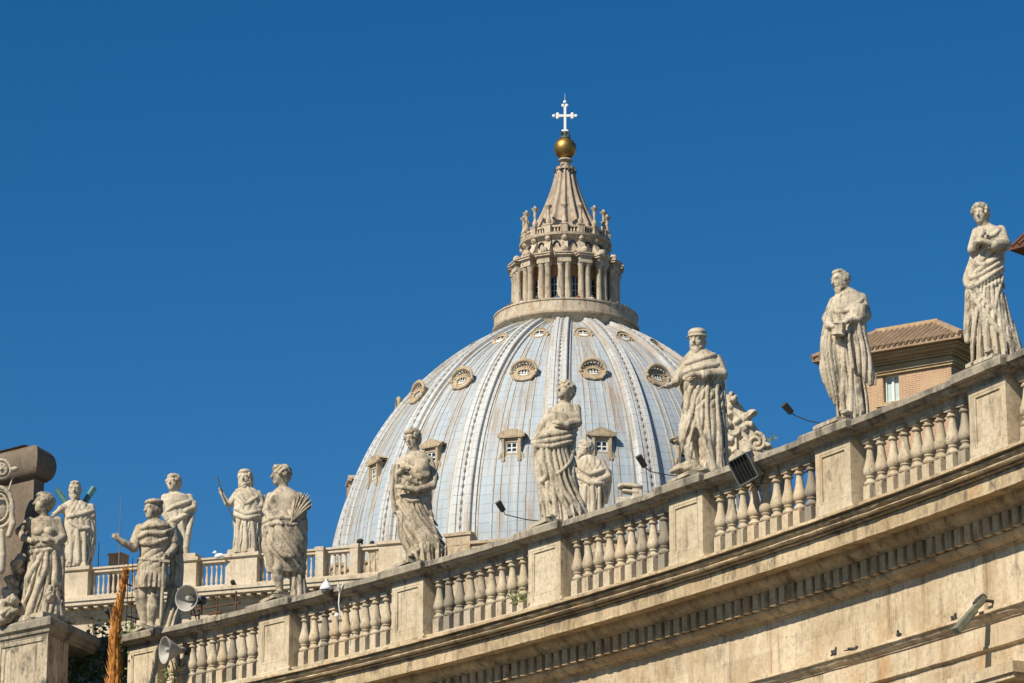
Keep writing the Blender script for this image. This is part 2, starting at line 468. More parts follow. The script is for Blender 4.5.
# dentils: one carved course
mb = MB()
step = 0.335 / R0
nd = int((AL - AR) / step)
for k in range(nd):
    a = AR + (k + 0.5) * step
    c = pol(R0 + 0.38, a, 16.157)
    mb.box((c.x, c.y, c.z + random.uniform(-.006, .006)), (0.20 + random.uniform(-.015, .015), 0.205 + random.uniform(-.015, .012), 0.372), a)
local(mb, colo); mb.build('dentil_course', MAT['cornice'], colo)
swept('roof', [(2.4, 17.0), (2.4, 16.7), (17.0, 16.7), (17.0, 17.0)], MAT['cornice'], colo)
swept('rear_wall', [(15.2, 16.7), (15.2, -1.65), (16.4, -1.65), (16.4, 16.7)], MAT['wall'], colo)
swept('vault', [(2.3, 13.6), (2.3, 13.3), (15.3, 13.3), (15.3, 13.6)], MAT['wall'], colo)
swept('step', [(-1.2, -1.25), (-1.2, -1.66), (16.6, -1.66), (16.6, -1.25)], MAT['wall'], colo)
cb = MB(); sb = MB()
cb.prism([(-1.13, -1.13), (1.13, -1.13), (1.13, 1.13), (-1.13, 1.13)], 12.98, 13.2)
cb.prism([(-1.07, -1.07), (1.07, -1.07), (1.07, 1.07), (-1.07, 1.07)], 12.88, 12.979)
cb.lathe([(0.8, 12.45), (0.83, 12.5), (0.8, 12.56), (0.86, 12.62), (1.0, 12.78), (1.03, 12.879)], 32)
sb.lathe([(1.0, -1.25), (1.0, -1.0), (0.9, -0.9), (0.86, -0.85), (0.86, 3), (0.84, 6), (0.78, 9.5), (0.73, 12.46)], 32)
first_col = None
for i in range(-3, 7):
    a = A_FIRST + A_STEP * i + R_(0.02 if i else 0.07)
    if first_col is None:
        p = pol(R0 + 1.06, a, 0) - colo.location; p.z = 1.65
        cap_o = cb.build('capital', MAT['wall'], None, auto=R_(30)); sh = sb.build('column', MAT['wall'], colo, auto=R_(30))
        adopt(cap_o, sh); sh.location = p; sh.rotation_euler[2] = a
        first_col = sh
    else:
        c = copy_tree(first_col, colo); p = pol(R0 + 1.06, a, 0) - colo.location; p.z = 1.65
        c.location = p; c.rotation_euler[2] = a

# ---------------------------------------------------------------- pedestals under the statues
def square_stack(mb, layers, c=(0, 0)):
    """layers of (half depth x, half width y, z)"""
    rings = [[(c[0] - hx, c[1] - hy, z), (c[0] + hx, c[1] - hy, z), (c[0] + hx, c[1] + hy, z), (c[0] - hx, c[1] + hy, z)] for hx, hy, z in layers]
    mb.loft(rings)
DX, DY = 0.34, 0.65
def pedestal(loc, rz, label):
    t = thing('pedestal', label, 'pedestal', loc, rz, 'pedestals along the near balustrade')
    m = MB()
    square_stack(m, [(DX, DY, 0.36), (DX, DY, 1.77)])
    for sgn in (-1,):                                  # raised border round the front panel
        x = -DX - 0.015
        w = 0.17
        m.box((x, 0, 1.77 - 0.06), (0.05, 2 * DY - 0.004, 0.12)); m.box((x, 0, 0.36 + 0.09), (0.05, 2 * DY - 0.004, 0.18))
        m.box((x, -DY + w / 2, 1.0995), (0.0485, w - .003, 1.118)); m.box((x, DY - w / 2, 1.0995), (0.0485, w - .003, 1.118))
        m.box((x + .006, 0, 1.62), (0.05, 2 * DY - 2 * w - .11, 0.05)); m.box((x + .006, 0, 0.572), (0.05, 2 * DY - 2 * w - .11, 0.05))
        for s in (-1, 1): m.box((x + .006, s * (DY - w - 0.028), 1.096), (0.05, 0.05, 1.09))
    m.build('die', MAT['die'], t)
    m = MB()
    square_stack(m, [(DX + 0.14, DY + 0.12, -0.03), (DX + 0.14, DY + 0.12, 0.2), (DX + 0.11, DY + 0.09, 0.22), (DX + 0.115, DY + 0.095, 0.27), (DX + 0.045, DY + 0.045, 0.30), (DX + 0.04, DY + 0.04, 0.365)])
    m.build('base', MAT['die'], t)
    m = MB()
    square_stack(m, [(DX + 0.05, DY + 0.05, 1.765), (DX + 0.055, DY + 0.055, 1.82), (DX + 0.03, DY + 0.03, 1.83), (DX + 0.05, DY + 0.05, 1.87), (DX + 0.17, DY + 0.14, 1.925), (DX + 0.18, DY + 0.15, 1.95), (DX + 0.315, DY + 0.24, 1.955),
                     (DX + 0.32, DY + 0.25, 2.10), (DX + 0.30, DY + 0.23, 2.15), (DX + 0.2, DY + 0.14, 2.19), (0.3, 0.3, 2.215)])
    m.build('coping', MAT['coping'], t)
    return t
WHO = ['woman holding a hand to her throat', 'bald bearded man clasping a block', 'bearded man in a flat cap', 'bare-shouldered curly-haired man',
       'woman with a long forearm across her waist', 'bare-chested man with the palm branch', 'soldier in a short tunic']
pedestal_at = {}
for i in range(-1, 7):
    a = A_FIRST + A_STEP * i
    who = WHO[i] if i >= 0 else ''
    lab = ('panelled travertine pedestal under the statue of the ' + who) if i >= 0 else 'panelled pedestal just outside the right edge of the frame'
    if i < 0: continue
    if not pedestal_at:
        pedestal_at[i] = pedestal(pol(R0 + 0.66, a, 17.3), a, lab)
    else:
        c = copy_tree(pedestal_at[0]); c.location = pol(R0 + 0.66, a, 17.3); c.rotation_euler = (0, 0, a); c['label'] = lab
        pedestal_at[i] = c

# ---------------------------------------------------------------- balustrade bays between the pedestals
def turned(mb, z0=0.32):
    k = 0.122
    square_stack(mb, [(k, k, z0), (k, k, z0 + 0.40), (k - .02, k - .02, z0 + 0.415)])
    mb.lathe([(0.11, z0 + 0.41), (0.14, z0 + 0.43), (0.15, z0 + 0.465), (0.135, z0 + 0.495), (0.105, z0 + 0.51), (0.088, z0 + 0.545), (0.10, z0 + 0.575), (0.115, z0 + 0.585), (0.115, z0 + 0.605),
              (0.105, z0 + 0.615), (0.142, z0 + 0.65), (0.16, z0 + 0.71), (0.154, z0 + 0.78), (0.127, z0 + 0.87), (0.098, z0 + 0.98), (0.084, z0 + 1.09), (0.072, z0 + 1.19),
              (0.08, z0 + 1.22), (0.115, z0 + 1.235), (0.12, z0 + 1.265), (0.09, z0 + 1.285), (0.09, z0 + 1.31), (0.11, z0 + 1.335)], 14, a0=0.2)
    square_stack(mb, [(0.12, 0.12, z0 + 1.335), (0.125, 0.125, z0 + 1.43)])
def bay(am, label):
    rc = R0 + 0.64
    t = thing('balustrade', label, 'balustrade', pol(rc, am, 17.3), am, 'balustrade bays between the statue pedestals')
    half = A_STEP / 2 - 0.655 / R0
    def arc(name, prof, mat):
        mb = MB(); sweep([(R0 + r, z) for r, z in prof], am - half, am + half, 14, mb, pol(rc, am, 17.3), am); worn(mb, .007)
        return mb.build(name, mat, t, auto=R_(30))
    arc('rail', [(0.30, 19.475), (0.20, 19.455), (0.16, 19.41), (0.15, 19.30), (0.20, 19.295), (0.22, 19.26), (0.27, 19.225), (0.30, 19.22), (0.30, 19.195), (0.50, 19.19), (0.53, 18.99), (0.84, 18.99), (0.85, 19.12), (1.0, 19.2), (1.10, 19.27), (1.10, 19.42), (1.0, 19.475)], MAT['coping'])
    arc('plinth', [(0.36, 17.25), (0.36, 17.60), (0.39, 17.625), (0.90, 17.625), (0.93, 17.60), (0.93, 17.25)], MAT['die'])
    mb = MB(); turned(mb)
    n = 10; first = None
    for k in range(n):
        s = (k - (n - 1) / 2) / n * 2 * half
        p = pol(rc, am + s, 0) - pol(rc, am, 0)
        p = Matrix.Rotation(-am, 3, 'Z') @ p
        if first is None:
            first = mb.build('baluster', MAT['baluster'], t, auto=R_(32)); o = first
        else:
            o = first.copy(); col.objects.link(o); adopt(o, t)
        o.location = p; o.rotation_euler = (random.uniform(-.006, .006), random.uniform(-.006, .006), s + random.uniform(-.04, .04)); q = random.uniform(.95, 1.05); o.scale = (q, q, 1)
    return t
BAYS = ['last balustrade bay at the right edge of the photo, beyond the topmost pedestal',
        'balustrade bay in front of the brick house',
        'balustrade bay behind the big louvred floodlight',
        'balustrade bay between the flat-capped and bare-shouldered statues, under the thin lamp arm',
        'balustrade bay with the green weed at its foot',
        'balustrade bay with the white dome camera on its rail',
        'balustrade bay beside the loudspeaker horns']
proto = None
for j in range(7):
    am = A_FIRST + A_STEP * (j - 0.5)
    if proto is None: proto = bay(am, BAYS[0])
    else:
        c = copy_tree(proto); c.location = pol(R0 + 0.64, am, 17.3); c.rotation_euler = (0, 0, am); c['label'] = BAYS[j]

# ---------------------------------------------------------------- end pavilion pier at the left
def offset_poly(P, d):
    n = len(P); out = []
    for i in range(n):
        a, b, c = Vector(P[i - 1]), Vector(P[i]), Vector(P[(i + 1) % n])
        e1 = (b - a).normalized(); e2 = (c - b).normalized()
        n1 = Vector((e1.y, -e1.x)); n2 = Vector((e2.y, -e2.x))
        k = (n1 + n2); k = k / max(0.3, k.length_squared) * 2
        out.append(tuple(b + k * d))
    return out
A_ = Vector((-12.48, 92.95)); fdir = Vector((-0.75, 0.66)).normalized(); rdir = Vector((0.308, 0.951))
Lp = A_ + fdir * 4.6
POLY = [tuple(Lp), tuple(A_), tuple(A_ + rdir * 3.28), tuple(Lp + rdir * 3.28)]     # counter-clockwise from above
pier = thing('corner_pier', 'tall stained travertine corner pier under the statue of the woman with hand on hip', 'pier', (A_.x - 1, A_.y + 2, -1.65))
def layered(name, levels, mat, root, poly=POLY, auto=None):
    mb = MB()
    mb.loft([[(x, y, z) for x, y in offset_poly(poly, d)] for d, z in levels])
    local(mb, root)
    return mb.build(name, mat, root, auto=auto)
layered('coping', [(-0.16, 19.0), (-0.155, 19.06), (-0.10, 19.08), (-0.09, 19.16), (-0.06, 19.20), (0.0, 19.23), (0.01, 19.40), (-0.02, 19.45), (-0.10, 19.5), (-0.6, 19.54)], MAT['coping'], pier)
POLYD = [tuple(Lp), tuple(A_), tuple(A_ + rdir * 1.75), tuple(Lp + rdir * 1.75)]
layered('die', [(-0.2, 17.55), (-0.2, 19.001)], MAT['pier'], pier, POLYD)
layered('base', poly=POLYD, mat=MAT['pier'], root=pier, levels=[(-0.06, 17.3), (-0.07, 17.42), (-0.13, 17.46), (-0.12, 17.51), (-0.16, 17.55)])
layered('cornice', [(0.1, 15.6), (0.25, 15.9), (0.3, 16.3), (0.75, 16.5), (0.78, 16.85), (0.95, 17.1), (0.97, 17.22), (0.85, 17.299)], MAT['pier'], pier)
layered('shaft', [(0.0, -1.65), (0.0, 15.601)], MAT['wall'], pier)
mb = MB()                                               # border of the stained front panel
fd3 = Vector((fdir.x, fdir.y, 0)); nrm = Vector((-fdir.y, fdir.x, 0)) * -1
if nrm.y > 0: nrm = -nrm
ang = math.atan2(fdir.y, fdir.x)
def on_front(s, z, off): return Vector((A_.x, A_.y, 0)) + fd3 * s - nrm * 0.2 + nrm * off + Vector((0, 0, z))
for s, z, w, h in ((0.37, 18.28, 0.2, 1.42), (2.3, 18.28, 0.2, 1.42), (1.335, 18.93, 1.7, 0.12), (1.335, 17.64, 1.7, 0.16)):
    p = on_front(s, z, 0.0); mb.box(p, (w, 0.07, h), ang)
local(mb, pier); mb.build('panel_border', MAT['pier'], pier)

# recess wall between pier and colonnade
rec = thing('recessed_wall', 'shaded recessed wall between the corner pier and the last pedestal', 'wall', pol(R0 + 2.6, R_(47.3), -1.65))
mb = MB(); sweep([(R0 + 2.2, 19.9), (R0 + 2.2, -1.65), (R0 + 3.2, -1.65), (R0 + 3.2, 19.9)], AL - 0.002, R_(48.6), 8, mb); local(mb, rec); mb.build('wall', MAT['pier'], rec)
mb = MB(); sweep([(R0 + 2.0, 19.75), (R0 + 2.0, 19.9), (R0 + 1.9, 19.96), (R0 + 1.9, 20.1), (R0 + 3.3, 20.1), (R0 + 3.3, 19.75)], AL - 0.002, R_(48.6), 8, mb); local(mb, rec); mb.build('coping', MAT['coping'], rec)

# attic block with a rounded cap behind the left statue
F0 = at_t(34, 480, 97.5)
P0 = Vector((F0.x, F0.y)); SP = [tuple(P0 + fdir * 6), tuple(P0), tuple(P0 + rdir * .65), tuple(P0 + rdir * .65 + fdir * 6)]
att = thing('attic_block', 'brown travertine attic block with a thick rounded cap at the left edge', 'attic', (P0.x - 1, P0.y + 1, 17.0))
layered('wall', [(0.0, 17.0), (0.0, 23.78)], MAT['stemma'], att, SP)
lv = [(0.02, 23.74), (0.10, 23.76)]
for k in range(13):
    t_ = -1.35 + k * (2.75 / 12)
    lv.append((0.02 + 0.26 * math.cos(t_), 24.2 + 0.44 * math.sin(t_)))
lv += [(-0.1, 24.72), (-0.5, 24.8)]
layered('rounded_cap', lv, MAT['stemma'], att, SP, auto=R_(35))

# ---------------------------------------------------------------- church facade
E_ = Vector((0.9383, -0.3457, 0)).normalized()
F1 = Vector((-29.27, 231.93, 0)); F_RZ = math.atan2(E_.y, E_.x)
FN = Vector((E_.y, -E_.x, 0))                           # towards the camera
ZF = 51.9
def s_of(px, y):
    """metres along the facade at pixel column px (y: the row there)"""
    d = ray(px, y); t = F1.dot(FN) / d.dot(FN)
    return (d * t - F1).dot(E_)
fac = thing('church_facade', 'broad cream church facade with projecting cornice behind the statues on the left', 'church', (F1.x, F1.y, -1.65), F_RZ)
def fbox(mb, s0, s1, y0, y1, z0, z1):
    mb.box(((s0 + s1) / 2, (y0 + y1) / 2, (z0 + z1) / 2 + 1.65), (s1 - s0, y1 - y0, z1 - z0))
S0, S1 = -16.0, s_of(776, 470)
SB = s_of(402, 545)                                    # the high parapet stops here
mb = MB(); fbox(mb, S0, S1, 0.35, 14.0, -1.65, 47.4); fbox(mb, S0 + .002, SB + .3, 0.352, 13.99, 47.401, 48.2); mb.build('wall', MAT['facade'], fac)
mb = MB()
S1c = SB + .3
for y0, z0, z1 in ((0.15, 48.2, 48.5), (-0.1, 48.503, 48.8), (-0.2, 48.803, 49.04), (-0.95, 49.043, 49.3), (-1.05, 49.303, 49.53)):
    fbox(mb, S0 - 0.01 * y0, S1c + 0.01 - y0 * .1, y0, 2.0, z0, z1)
s = S0 + 0.3
while s < SB:
    fbox(mb, s, s + 0.28, -0.82, -0.1, 48.84, 49.04); s += 0.75
mb.build('cornice', MAT['facade'], fac)
mb = MB(); fbox(mb, S0, SB, -0.15, 1.4, 49.533, 49.85); fbox(mb, S0, SB, -0.3, 1.3, 49.533, 49.68); mb.build('parapet_base', MAT['facade'], fac)
mb = MB()
for px in (80, 118, 150, 205, 262, 330):
    s = s_of(px, 610); fbox(mb, s - 0.9, s + 0.9, 0.1, 0.6, 20, 46.9); fbox(mb, s - 1.05, s + 1.05, -0.05, 0.6, 46.9, 47.3); fbox(mb, s - 0.98, s + 0.98, 0.0, 0.6, 47.303, 47.9)
mb.build('pilaster_order', MAT['facade'], fac)
mb = MB(); fbox(mb, SB + .4, S1, 0.2, 1.4, 47.4, 47.7); mb.build('low_parapet', MAT['facade'], fac)

def fpt(s, y, z): return F1 + E_ * s - FN * y + Vector((0, 0, z))
FPED = [(75, 568, 1.05, 'far facade pedestal under the bearded saint with the diagonal cross'), (187, 560, 0.75, 'narrow far facade pedestal behind the soldier statue'),
        (242, 556, 1.15, 'broad far facade pedestal under the saint with raised hand'), (320, 553, 0.28, 'slim pier in the far balustrade, just right of the palm-bearing statue'),
        (354.5, 551, 0.28, 'slim pier in the far balustrade, beneath the two small dark spotlights'), (393, 547, 0.95, 'blocky pier closing the right end of the far balustrade')]
fps = []
for px, y, hw, lab in FPED:
    s = s_of(px, y); fps.append((s, hw))
    t = thing('facade_pedestal', lab, 'pedestal', fpt(s, 0.5, 49.85), F_RZ, 'pedestals of the far facade balustrade')
    big = hw > 0.5
    m = MB(); square_stack(m, [(hw, 0.62, 0.0), (hw, 0.62, 1.74)]); m.build('die', MAT['facade'], t)
    m = MB(); e = 0.16 if big else 0.04
    square_stack(m, [(hw + .02, 0.64, 1.741), (hw + e, 0.62 + e, 1.81), (hw + e, 0.62 + e, 2.03), (hw + e - .05, .57 + e, 2.05)]); m.build('coping', MAT['facade'], t)
LB = ['far facade balustrade bay below the brick chimney', 'far facade balustrade bay to the left of the raised-hand saint', 'far facade balustrade bay behind the palm-bearing statue',
      'short far balustrade bay between the two slim piers', 'far balustrade bay nearest the foot of the dome']
fb = MB()
square_stack(fb, [(0.10, 0.10, 0), (0.10, 0.10, 0.2)])
fb.lathe([(0.07, 0.2), (0.11, 0.35), (0.12, 0.5), (0.09, 0.75), (0.065, 1.0), (0.06, 1.25), (0.09, 1.35), (0.09, 1.45), (0.1, 1.645)], 8)
fbo = None
for k in range(5):
    sa, sb_ = fps[k][0] + fps[k][1], fps[k + 1][0] - fps[k + 1][1]
    sm = (sa + sb_) / 2; w = sb_ - sa
    t = thing('facade_balustrade', LB[k], 'balustrade', fpt(sm, 0.5, 49.85), F_RZ, 'balustrade bays of the far facade')
    m = MB(); m.box((0, 0, 1.75), (w, 0.55, 0.22)); m.box((0, 0, 1.92), (w, 0.75, 0.13)); m.build('rail', MAT['facade'], t)
    n = max(3, int(w / 0.35))
    for j in range(n):
        if fbo is None: fbo = fb.build('baluster', MAT['facade'], t, auto=R_(35)); o = fbo
        else: o = fbo.copy(); col.objects.link(o); adopt(o, t)
        o.location = ((j + 0.5) / n * w - w / 2, 0, 0)
# chimney, masts
c_ = at_t(117, 600, 240.0); c_.z = 49.0
t = thing('brick_chimney', 'small square brick chimney on the far roof left of the soldier', 'chimney', c_, F_RZ)
m = MB(); m.box((0, 0, 2.2), (0.98, 0.98, 4.4)); m.build('stack', MAT['chimney_brick'], t)
m = MB(); m.box((0, 0, 4.47), (1.12, 1.12, 0.13)); m.build('cap', MAT['plaster'], t)
def mast(px, y0, y1, t_, r, label):
    p0 = at_t(px, y0, t_); p1 = at_t(px + 0.3, y1, t_)
    t = thing('antenna_mast', label, 'antenna', p0)
    h = p1.z - p0.z
    m = MB(); m.tube([(0, 0, 0), (0, 0, h * 0.4), (0, 0, h)], [r, r * 0.8, r * 0.5], 6); m.build('pole', MAT['grey_metal'], t)
    m = MB(); m.box((0, 0, 0.15), (0.3, 0.3, 0.3)); m.build('base', MAT['grey_metal'], t)
mast(118.5, 575, 493, 238, 0.05, 'thin tall antenna above the brick chimney')
mast(98, 575, 540, 238, 0.045, 'short thin antenna left of the brick chimney')
mast(728, 480, 350, 222, 0.045, 'thin antenna mast right of the flat-capped statue')
# ---------------------------------------------------------------- dome
DXc, DYc = 5.72, 356.0
DC, DZ0 = 7.0, 76.0
def dome_r(z, r0=24.45):
    return math.sqrt(max(0.0, (r0 + DC) ** 2 - (z - DZ0) ** 2)) - DC
RIB_OFF = R_(-3.4)
dome = thing('basilica_dome', 'huge ribbed basilica dome of pale blue-grey lead, streaked with rust', 'dome', (DXc, DYc, -1.65))
ZB = 1.65
def uvmesh(name, rows, uvs, mat, parent, smooth=True):
    """grid of points with uv"""
    nr, nc = len(rows), len(rows[0])
    me = bpy.data.meshes.new(name)
    vs = [p for r in rows for p in r]
    fs = []; uvl = []
    for i in range(nr - 1):
        for j in range(nc - 1):
            q = ((i, j), (i, j + 1), (i + 1, j + 1), (i + 1, j))
            fs.append([a * nc + b for a, b in q]); uvl += [uvs[a][b] for a, b in q]
    me.from_pydata(vs, [], fs)
    uv = me.uv_layers.new(name='UVMap')
    uv.data.foreach_set('uv', [c for p in uvl for c in p])
    return link_mesh(name, me, mat, parent, smooth)
NZ = 64; zt = 105.3
angs = [math.pi / 2 * 1.0]
zz = [DZ0 + (r * 1.0) for r in ()]
phis = [k / NZ * math.asin((zt - DZ0) / (24.45 + DC)) for k in range(NZ + 1)]
def dome_pt(phi, az, h=0.0):
    r = (24.45 + DC + h) * math.cos(phi) - DC; z = DZ0 + (24.45 + DC + h) * math.sin(phi) + ZB
    return (r * math.sin(az), -r * math.cos(az), z)
rows, uvs = [], []
for phi in phis:
    rows.append([dome_pt(phi, RIB_OFF + 2 * math.pi * j / 192) for j in range(193)])
    uvs.append([(j / 12.0 * 5.4, phi * 31.15) for j in range(193)])
uvmesh('shell', rows, uvs, MAT['lead'], dome)
mb = MB()                                               # rolled seams standing on the lead
for b in range(16):
    for fr, w in ((0.17, 0.13), (0.325, 0.10), (0.405, 0.07), (0.595, 0.07), (0.675, 0.10), (0.83, 0.13)):
        az = RIB_OFF + R_(22.5) * (b + fr)
        rings = []
        for k in range(0, 41):
            phi = phis[-1] * 0.97 * k / 40
            r = dome_pt(phi, az)
            ring = []
            for t_, h in ((-w, -0.05), (-w * .8, 0.07), (w * .8, 0.07), (w, -0.05)):
                p = Vector(dome_pt(phi, az, h)); ring.append(p + Vector((math.cos(az), math.sin(az), 0)) * t_ * (0.55 + 0.45 * math.cos(phi)))
            rings.append(ring)
        mb.loft(rings)
seam = mb.build('standing_seams', stone('rusty_seam_lead', (0.50, 0.49, 0.45), (0.40, 0.36, 0.30), (0.30, 0.20, 0.12), 0.25, 0.7, dark=(0.2, 0.17, 0.14), rust=0.5, scale=0.4), dome)
# ribs
SEC = [(-1.32, -0.25), (-1.32, 0.16), (-1.02, 0.22), (-0.96, 0.52), (-0.88, 0.58), (-0.44, 0.58), (-0.38, 0.47), (0.38, 0.47), (0.44, 0.58), (0.88, 0.58), (0.96, 0.52), (1.02, 0.22), (1.32, 0.16), (1.32, -0.25)]
def rib_mesh():
    rows, uvs = [], []
    for k in range(49):
        phi = phis[-1] * k / 48
        s = 1.16 - 0.50 * (k / 48) ** 1.1
        rows.append([tuple(Vector(dome_pt(phi, 0, h)) + Vector((t_ * s, 0, 0))) for t_, h in SEC])
        uvs.append([(t_ + 7.3, phi * 31.15) for t_, h in SEC])
    return rows, uvs
rows, uvs = rib_mesh()
rib = uvmesh('rib', rows, uvs, MAT['rib'], dome, smooth=False)
mb = MB()
bead = [(dome_pt(phis[-1] * (k + 0.5) / 180, 0, 0.48), 0.14 if k % 4 < 2 else 0.045) for k in range(180)]
mb.tube([b[0] for b in bead], [b[1] for b in bead], 7)  # the beaded moulding up the middle of each rib
studs = mb.build('beading', MAT['rib'], rib)
mb = MB()
square_stack(mb, [(0.1, 0.1, 0)]) if False else None
mb.box((0, -24.5, 76.4 + ZB), (2.7, 1.5, 2.6)); mb.box((0, -24.55, 77.85 + ZB), (3.0, 1.7, 0.3)); mb.box((0, -24.75, 75.5 + ZB), (3.2, 2.0, 0.6))
rped = mb.build('rib_pedestal', MAT['dormer'], rib)
rib.rotation_euler[2] = RIB_OFF
for k in range(1, 16):
    c = copy_tree(rib, dome); c.rotation_euler[2] = RIB_OFF + R_(22.5) * k

def ring_plate(mb, outer, inner, y0, y1, n=20, cx=0, cz=0):
    """a flat elliptical ring facing -y"""
    a = [(cx + outer[0] * math.cos(2 * math.pi * k / n), cz + outer[1] * math.sin(2 * math.pi * k / n)) for k in range(n)]
    b = [(cx + inner[0] * math.cos(2 * math.pi * k / n), cz + inner[1] * math.sin(2 * math.pi * k / n)) for k in range(n)]
    i = mb.pts([(x, y0, z) for x, z in a] + [(x, y0, z) for x, z in b] + [(x, y1, z) for x, z in a] + [(x, y1, z) for x, z in b])
    for k in range(n):
        j = (k + 1) % n
        mb.face(i + k, i + j, i + n + j, i + n + k); mb.face(i + k, i + 2 * n + k, i + 2 * n + j, i + j)
        mb.face(i + n + k, i + n + j, i + 3 * n + j, i + 3 * n + k); mb.face(i + 2 * n + k, i + 3 * n + k, i + 3 * n + j, i + 2 * n + j)

def low_dormer(tri):
    m = MB(); y = -22.86; z = 86.75 + ZB
    m.box((-0.80, y + 1.2, z - 0.1), (0.42, 2.4, 2.5)); m.box((0.80, y + 1.2, z - 0.1), (0.42, 2.4, 2.5))
    m.box((0, y + 1.2, z - 0.95), (1.2, 2.3, 0.8)); m.box((0, y + 1.2, z + 0.85), (1.2, 2.3, 0.6))
    for s in (-1, 1):
        m.box((s * 0.84, y - 0.04, z - 0.05), (0.26, 0.2, 2.1)); m.box((s * 0.84, y - .12, z - 1.25), (0.34, 0.3, 0.34)); m.tube([(s * 1.0, y, z - 0.5), (s * 1.22, y + .1, z - 1.1), (s * 1.16, y + .1, z - 1.6)], [.10, .2, .12], 8)
    m.box((0, y - 0.04, z + 1.15), (2.75, 0.45, 0.16)); m.box((0, y - 0.05, z + 1.03), (2.35, 0.4, 0.11))
    if tri:
        for s in (-1, 1):
            i = m.pts([(s * 1.42, y - 0.10, z + 1.24), (s * 1.42, y - 0.10, z + 1.42), (0, y - 0.10, z + 1.98), (0, y - 0.10, z + 1.78),
                       (s * 1.42, y + 2.8, z + 1.24), (s * 1.42, y + 2.8, z + 1.42), (0, y + 2.8, z + 1.98), (0, y + 2.8, z + 1.78)])
            for q in ((0, 1, 2, 3), (4, 5, 6, 7), (0, 1, 5, 4), (1, 2, 6, 5), (0, 3, 7, 4)): m.face(*[i + k for k in q])
        i = m.pts([(-1.3, y - 0.1, z + 1.24), (1.3, y - 0.1, z + 1.24), (0, y - 0.1, z + 1.8)]); m.face(i, i + 1, i + 2)
    else:
        arc = []; n = 12
        for k in range(n + 1):
            t_ = -1 + 2 * k / n; arc.append((t_ * 1.42, 1.32 + 0.5 * (1 - t_ * t_)))
        for a, b in zip(arc[:-1], arc[1:]):
            i = m.pts([(a[0], y - 0.10, z + a[1] - .08), (a[0], y - 0.10, z + a[1] + .1), (b[0], y - 0.10, z + b[1] + .1), (b[0], y - 0.10, z + b[1] - .08),
                       (a[0], y + 2.8, z + a[1] - .08), (a[0], y + 2.8, z + a[1] + .1), (b[0], y + 2.8, z + b[1] + .1), (b[0], y + 2.8, z + b[1] - .08)])
            for q in ((0, 1, 2, 3), (4, 5, 6, 7), (1, 2, 6, 5), (0, 3, 7, 4)): m.face(*[i + k for k in q])
        i = m.pts([(-1.3, y - 0.1, z + 1.24)] + [(a[0] * .93, y - 0.1, z + a[1] - .06) for a in arc] + [(1.3, y - .1, z + 1.24)]); m.face(*range(i, i + len(arc) + 2))
    o = m.build('dormer', MAT['dormer'], dome)
    w = MB(); w.box((0, y + 0.22, z), (1.18, 0.04, 1.1)); gl = w.build('pane', MAT['glass'], o)
    w = MB()
    for x in (-0.53, 0, 0.53): w.box((x, y + 0.16, z), (0.13, 0.07, 1.12))
    for q in (-0.5, 0, 0.5): w.box((0, y + 0.163, z + q), (1.18, 0.06, 0.12))
    w.build('sash', MAT['sash'], o)
    return o
def mid_dormer():
    m = MB()
    ring_plate(m, (1.22, 1.10), (0.62, 0.36), -0.12, 0.9, 24, 0, 0)
    ring_plate(m, (0.76, 0.48), (0.62, 0.36), -0.15, 0.2, 24, 0, 0)
    pts = [(1.32 * math.cos(t_), 0.12 + 1.14 * math.sin(t_)) for t_ in [math.pi * (0.0 + 1.0 * k / 14) for k in range(15)]]
    m.tube([(x, -0.14 - 0.28 * max(0, z), z) for x, z in pts], [0.10 + 0.15 * math.sin(math.pi * k / 14) for k in range(15)], 8)
    for k in range(9):
        a = math.pi * (0.1 + .8 * k / 8); m.tube([(.66 * math.cos(a), -.10, .1 + .36 * math.sin(a)), (1.18 * math.cos(a), -.22, .12 + 1.02 * math.sin(a))], [.035, .085], 6)
    for s in (-1, 1): m.ball((s * 1.28, -0.14, 0.0), 0.22, 10); m.tube([(s * 1.22, -.1, -.2), (s * .8, -.14, -.85), (0, -.12, -1.02)], [.12, .15, .12], 8)
    m.ball((0, -0.34, 1.3), 0.2, 8)
    o = m.build('oculus_dormer', MAT['dormer'], dome)
    w = MB(); n = 20
    i = w.pts([(0.64 * math.cos(2 * math.pi * k / n), 0.04, 0.38 * math.sin(2 * math.pi * k / n)) for k in range(n)]); w.face(*range(i, i + n)); w.build('pane', MAT['glass'], o)
    w = MB(); w.box((0, -0.03, 0.04), (1.2, 0.05, 0.06))
    for x in (-0.3, 0, 0.3): w.box((x, -0.033, 0.0), (0.07, 0.045, 0.66))
    w.box((0, -0.04, -0.24), (0.9, 0.05, 0.2)); w.build('sash', MAT['sash'], o)
    return o
def top_dormer():
    m = MB()
    ring_plate(m, (0.98, 0.84), (0.58, 0.46), -0.08, 0.7, 22)
    ring_plate(m, (0.70, 0.58), (0.55, 0.43), -0.14, 0.1, 22)
    m.tube([(.85 * math.cos(t_), -.12, .1 + .72 * math.sin(t_)) for t_ in [math.pi * k / 10 for k in range(11)]], .07, 6)
    o = m.build('small_oculus', MAT['dormer'], dome)
    w = MB(); n = 18
    i = w.pts([(0.64 * math.cos(2 * math.pi * k / n), 0.0, 0.54 * math.sin(2 * math.pi * k / n)) for k in range(n)]); w.face(*range(i, i + n)); w.build('pane', MAT['glass'], o)
    w = MB(); w.box((0, -0.06, 0.1), (1.2, 0.05, 0.07)); w.box((0, -0.063, 0), (0.07, 0.05, 1.0)); w.box((0, -.07, -.25), (.9, .05, .35)); w.build('sash', MAT['sash'], o)
    return o
BAY0 = RIB_OFF - R_(11.25)
seg_d, tri_d = low_dormer(False), low_dormer(True)
mid_d, top_d = mid_dormer(), top_dormer()
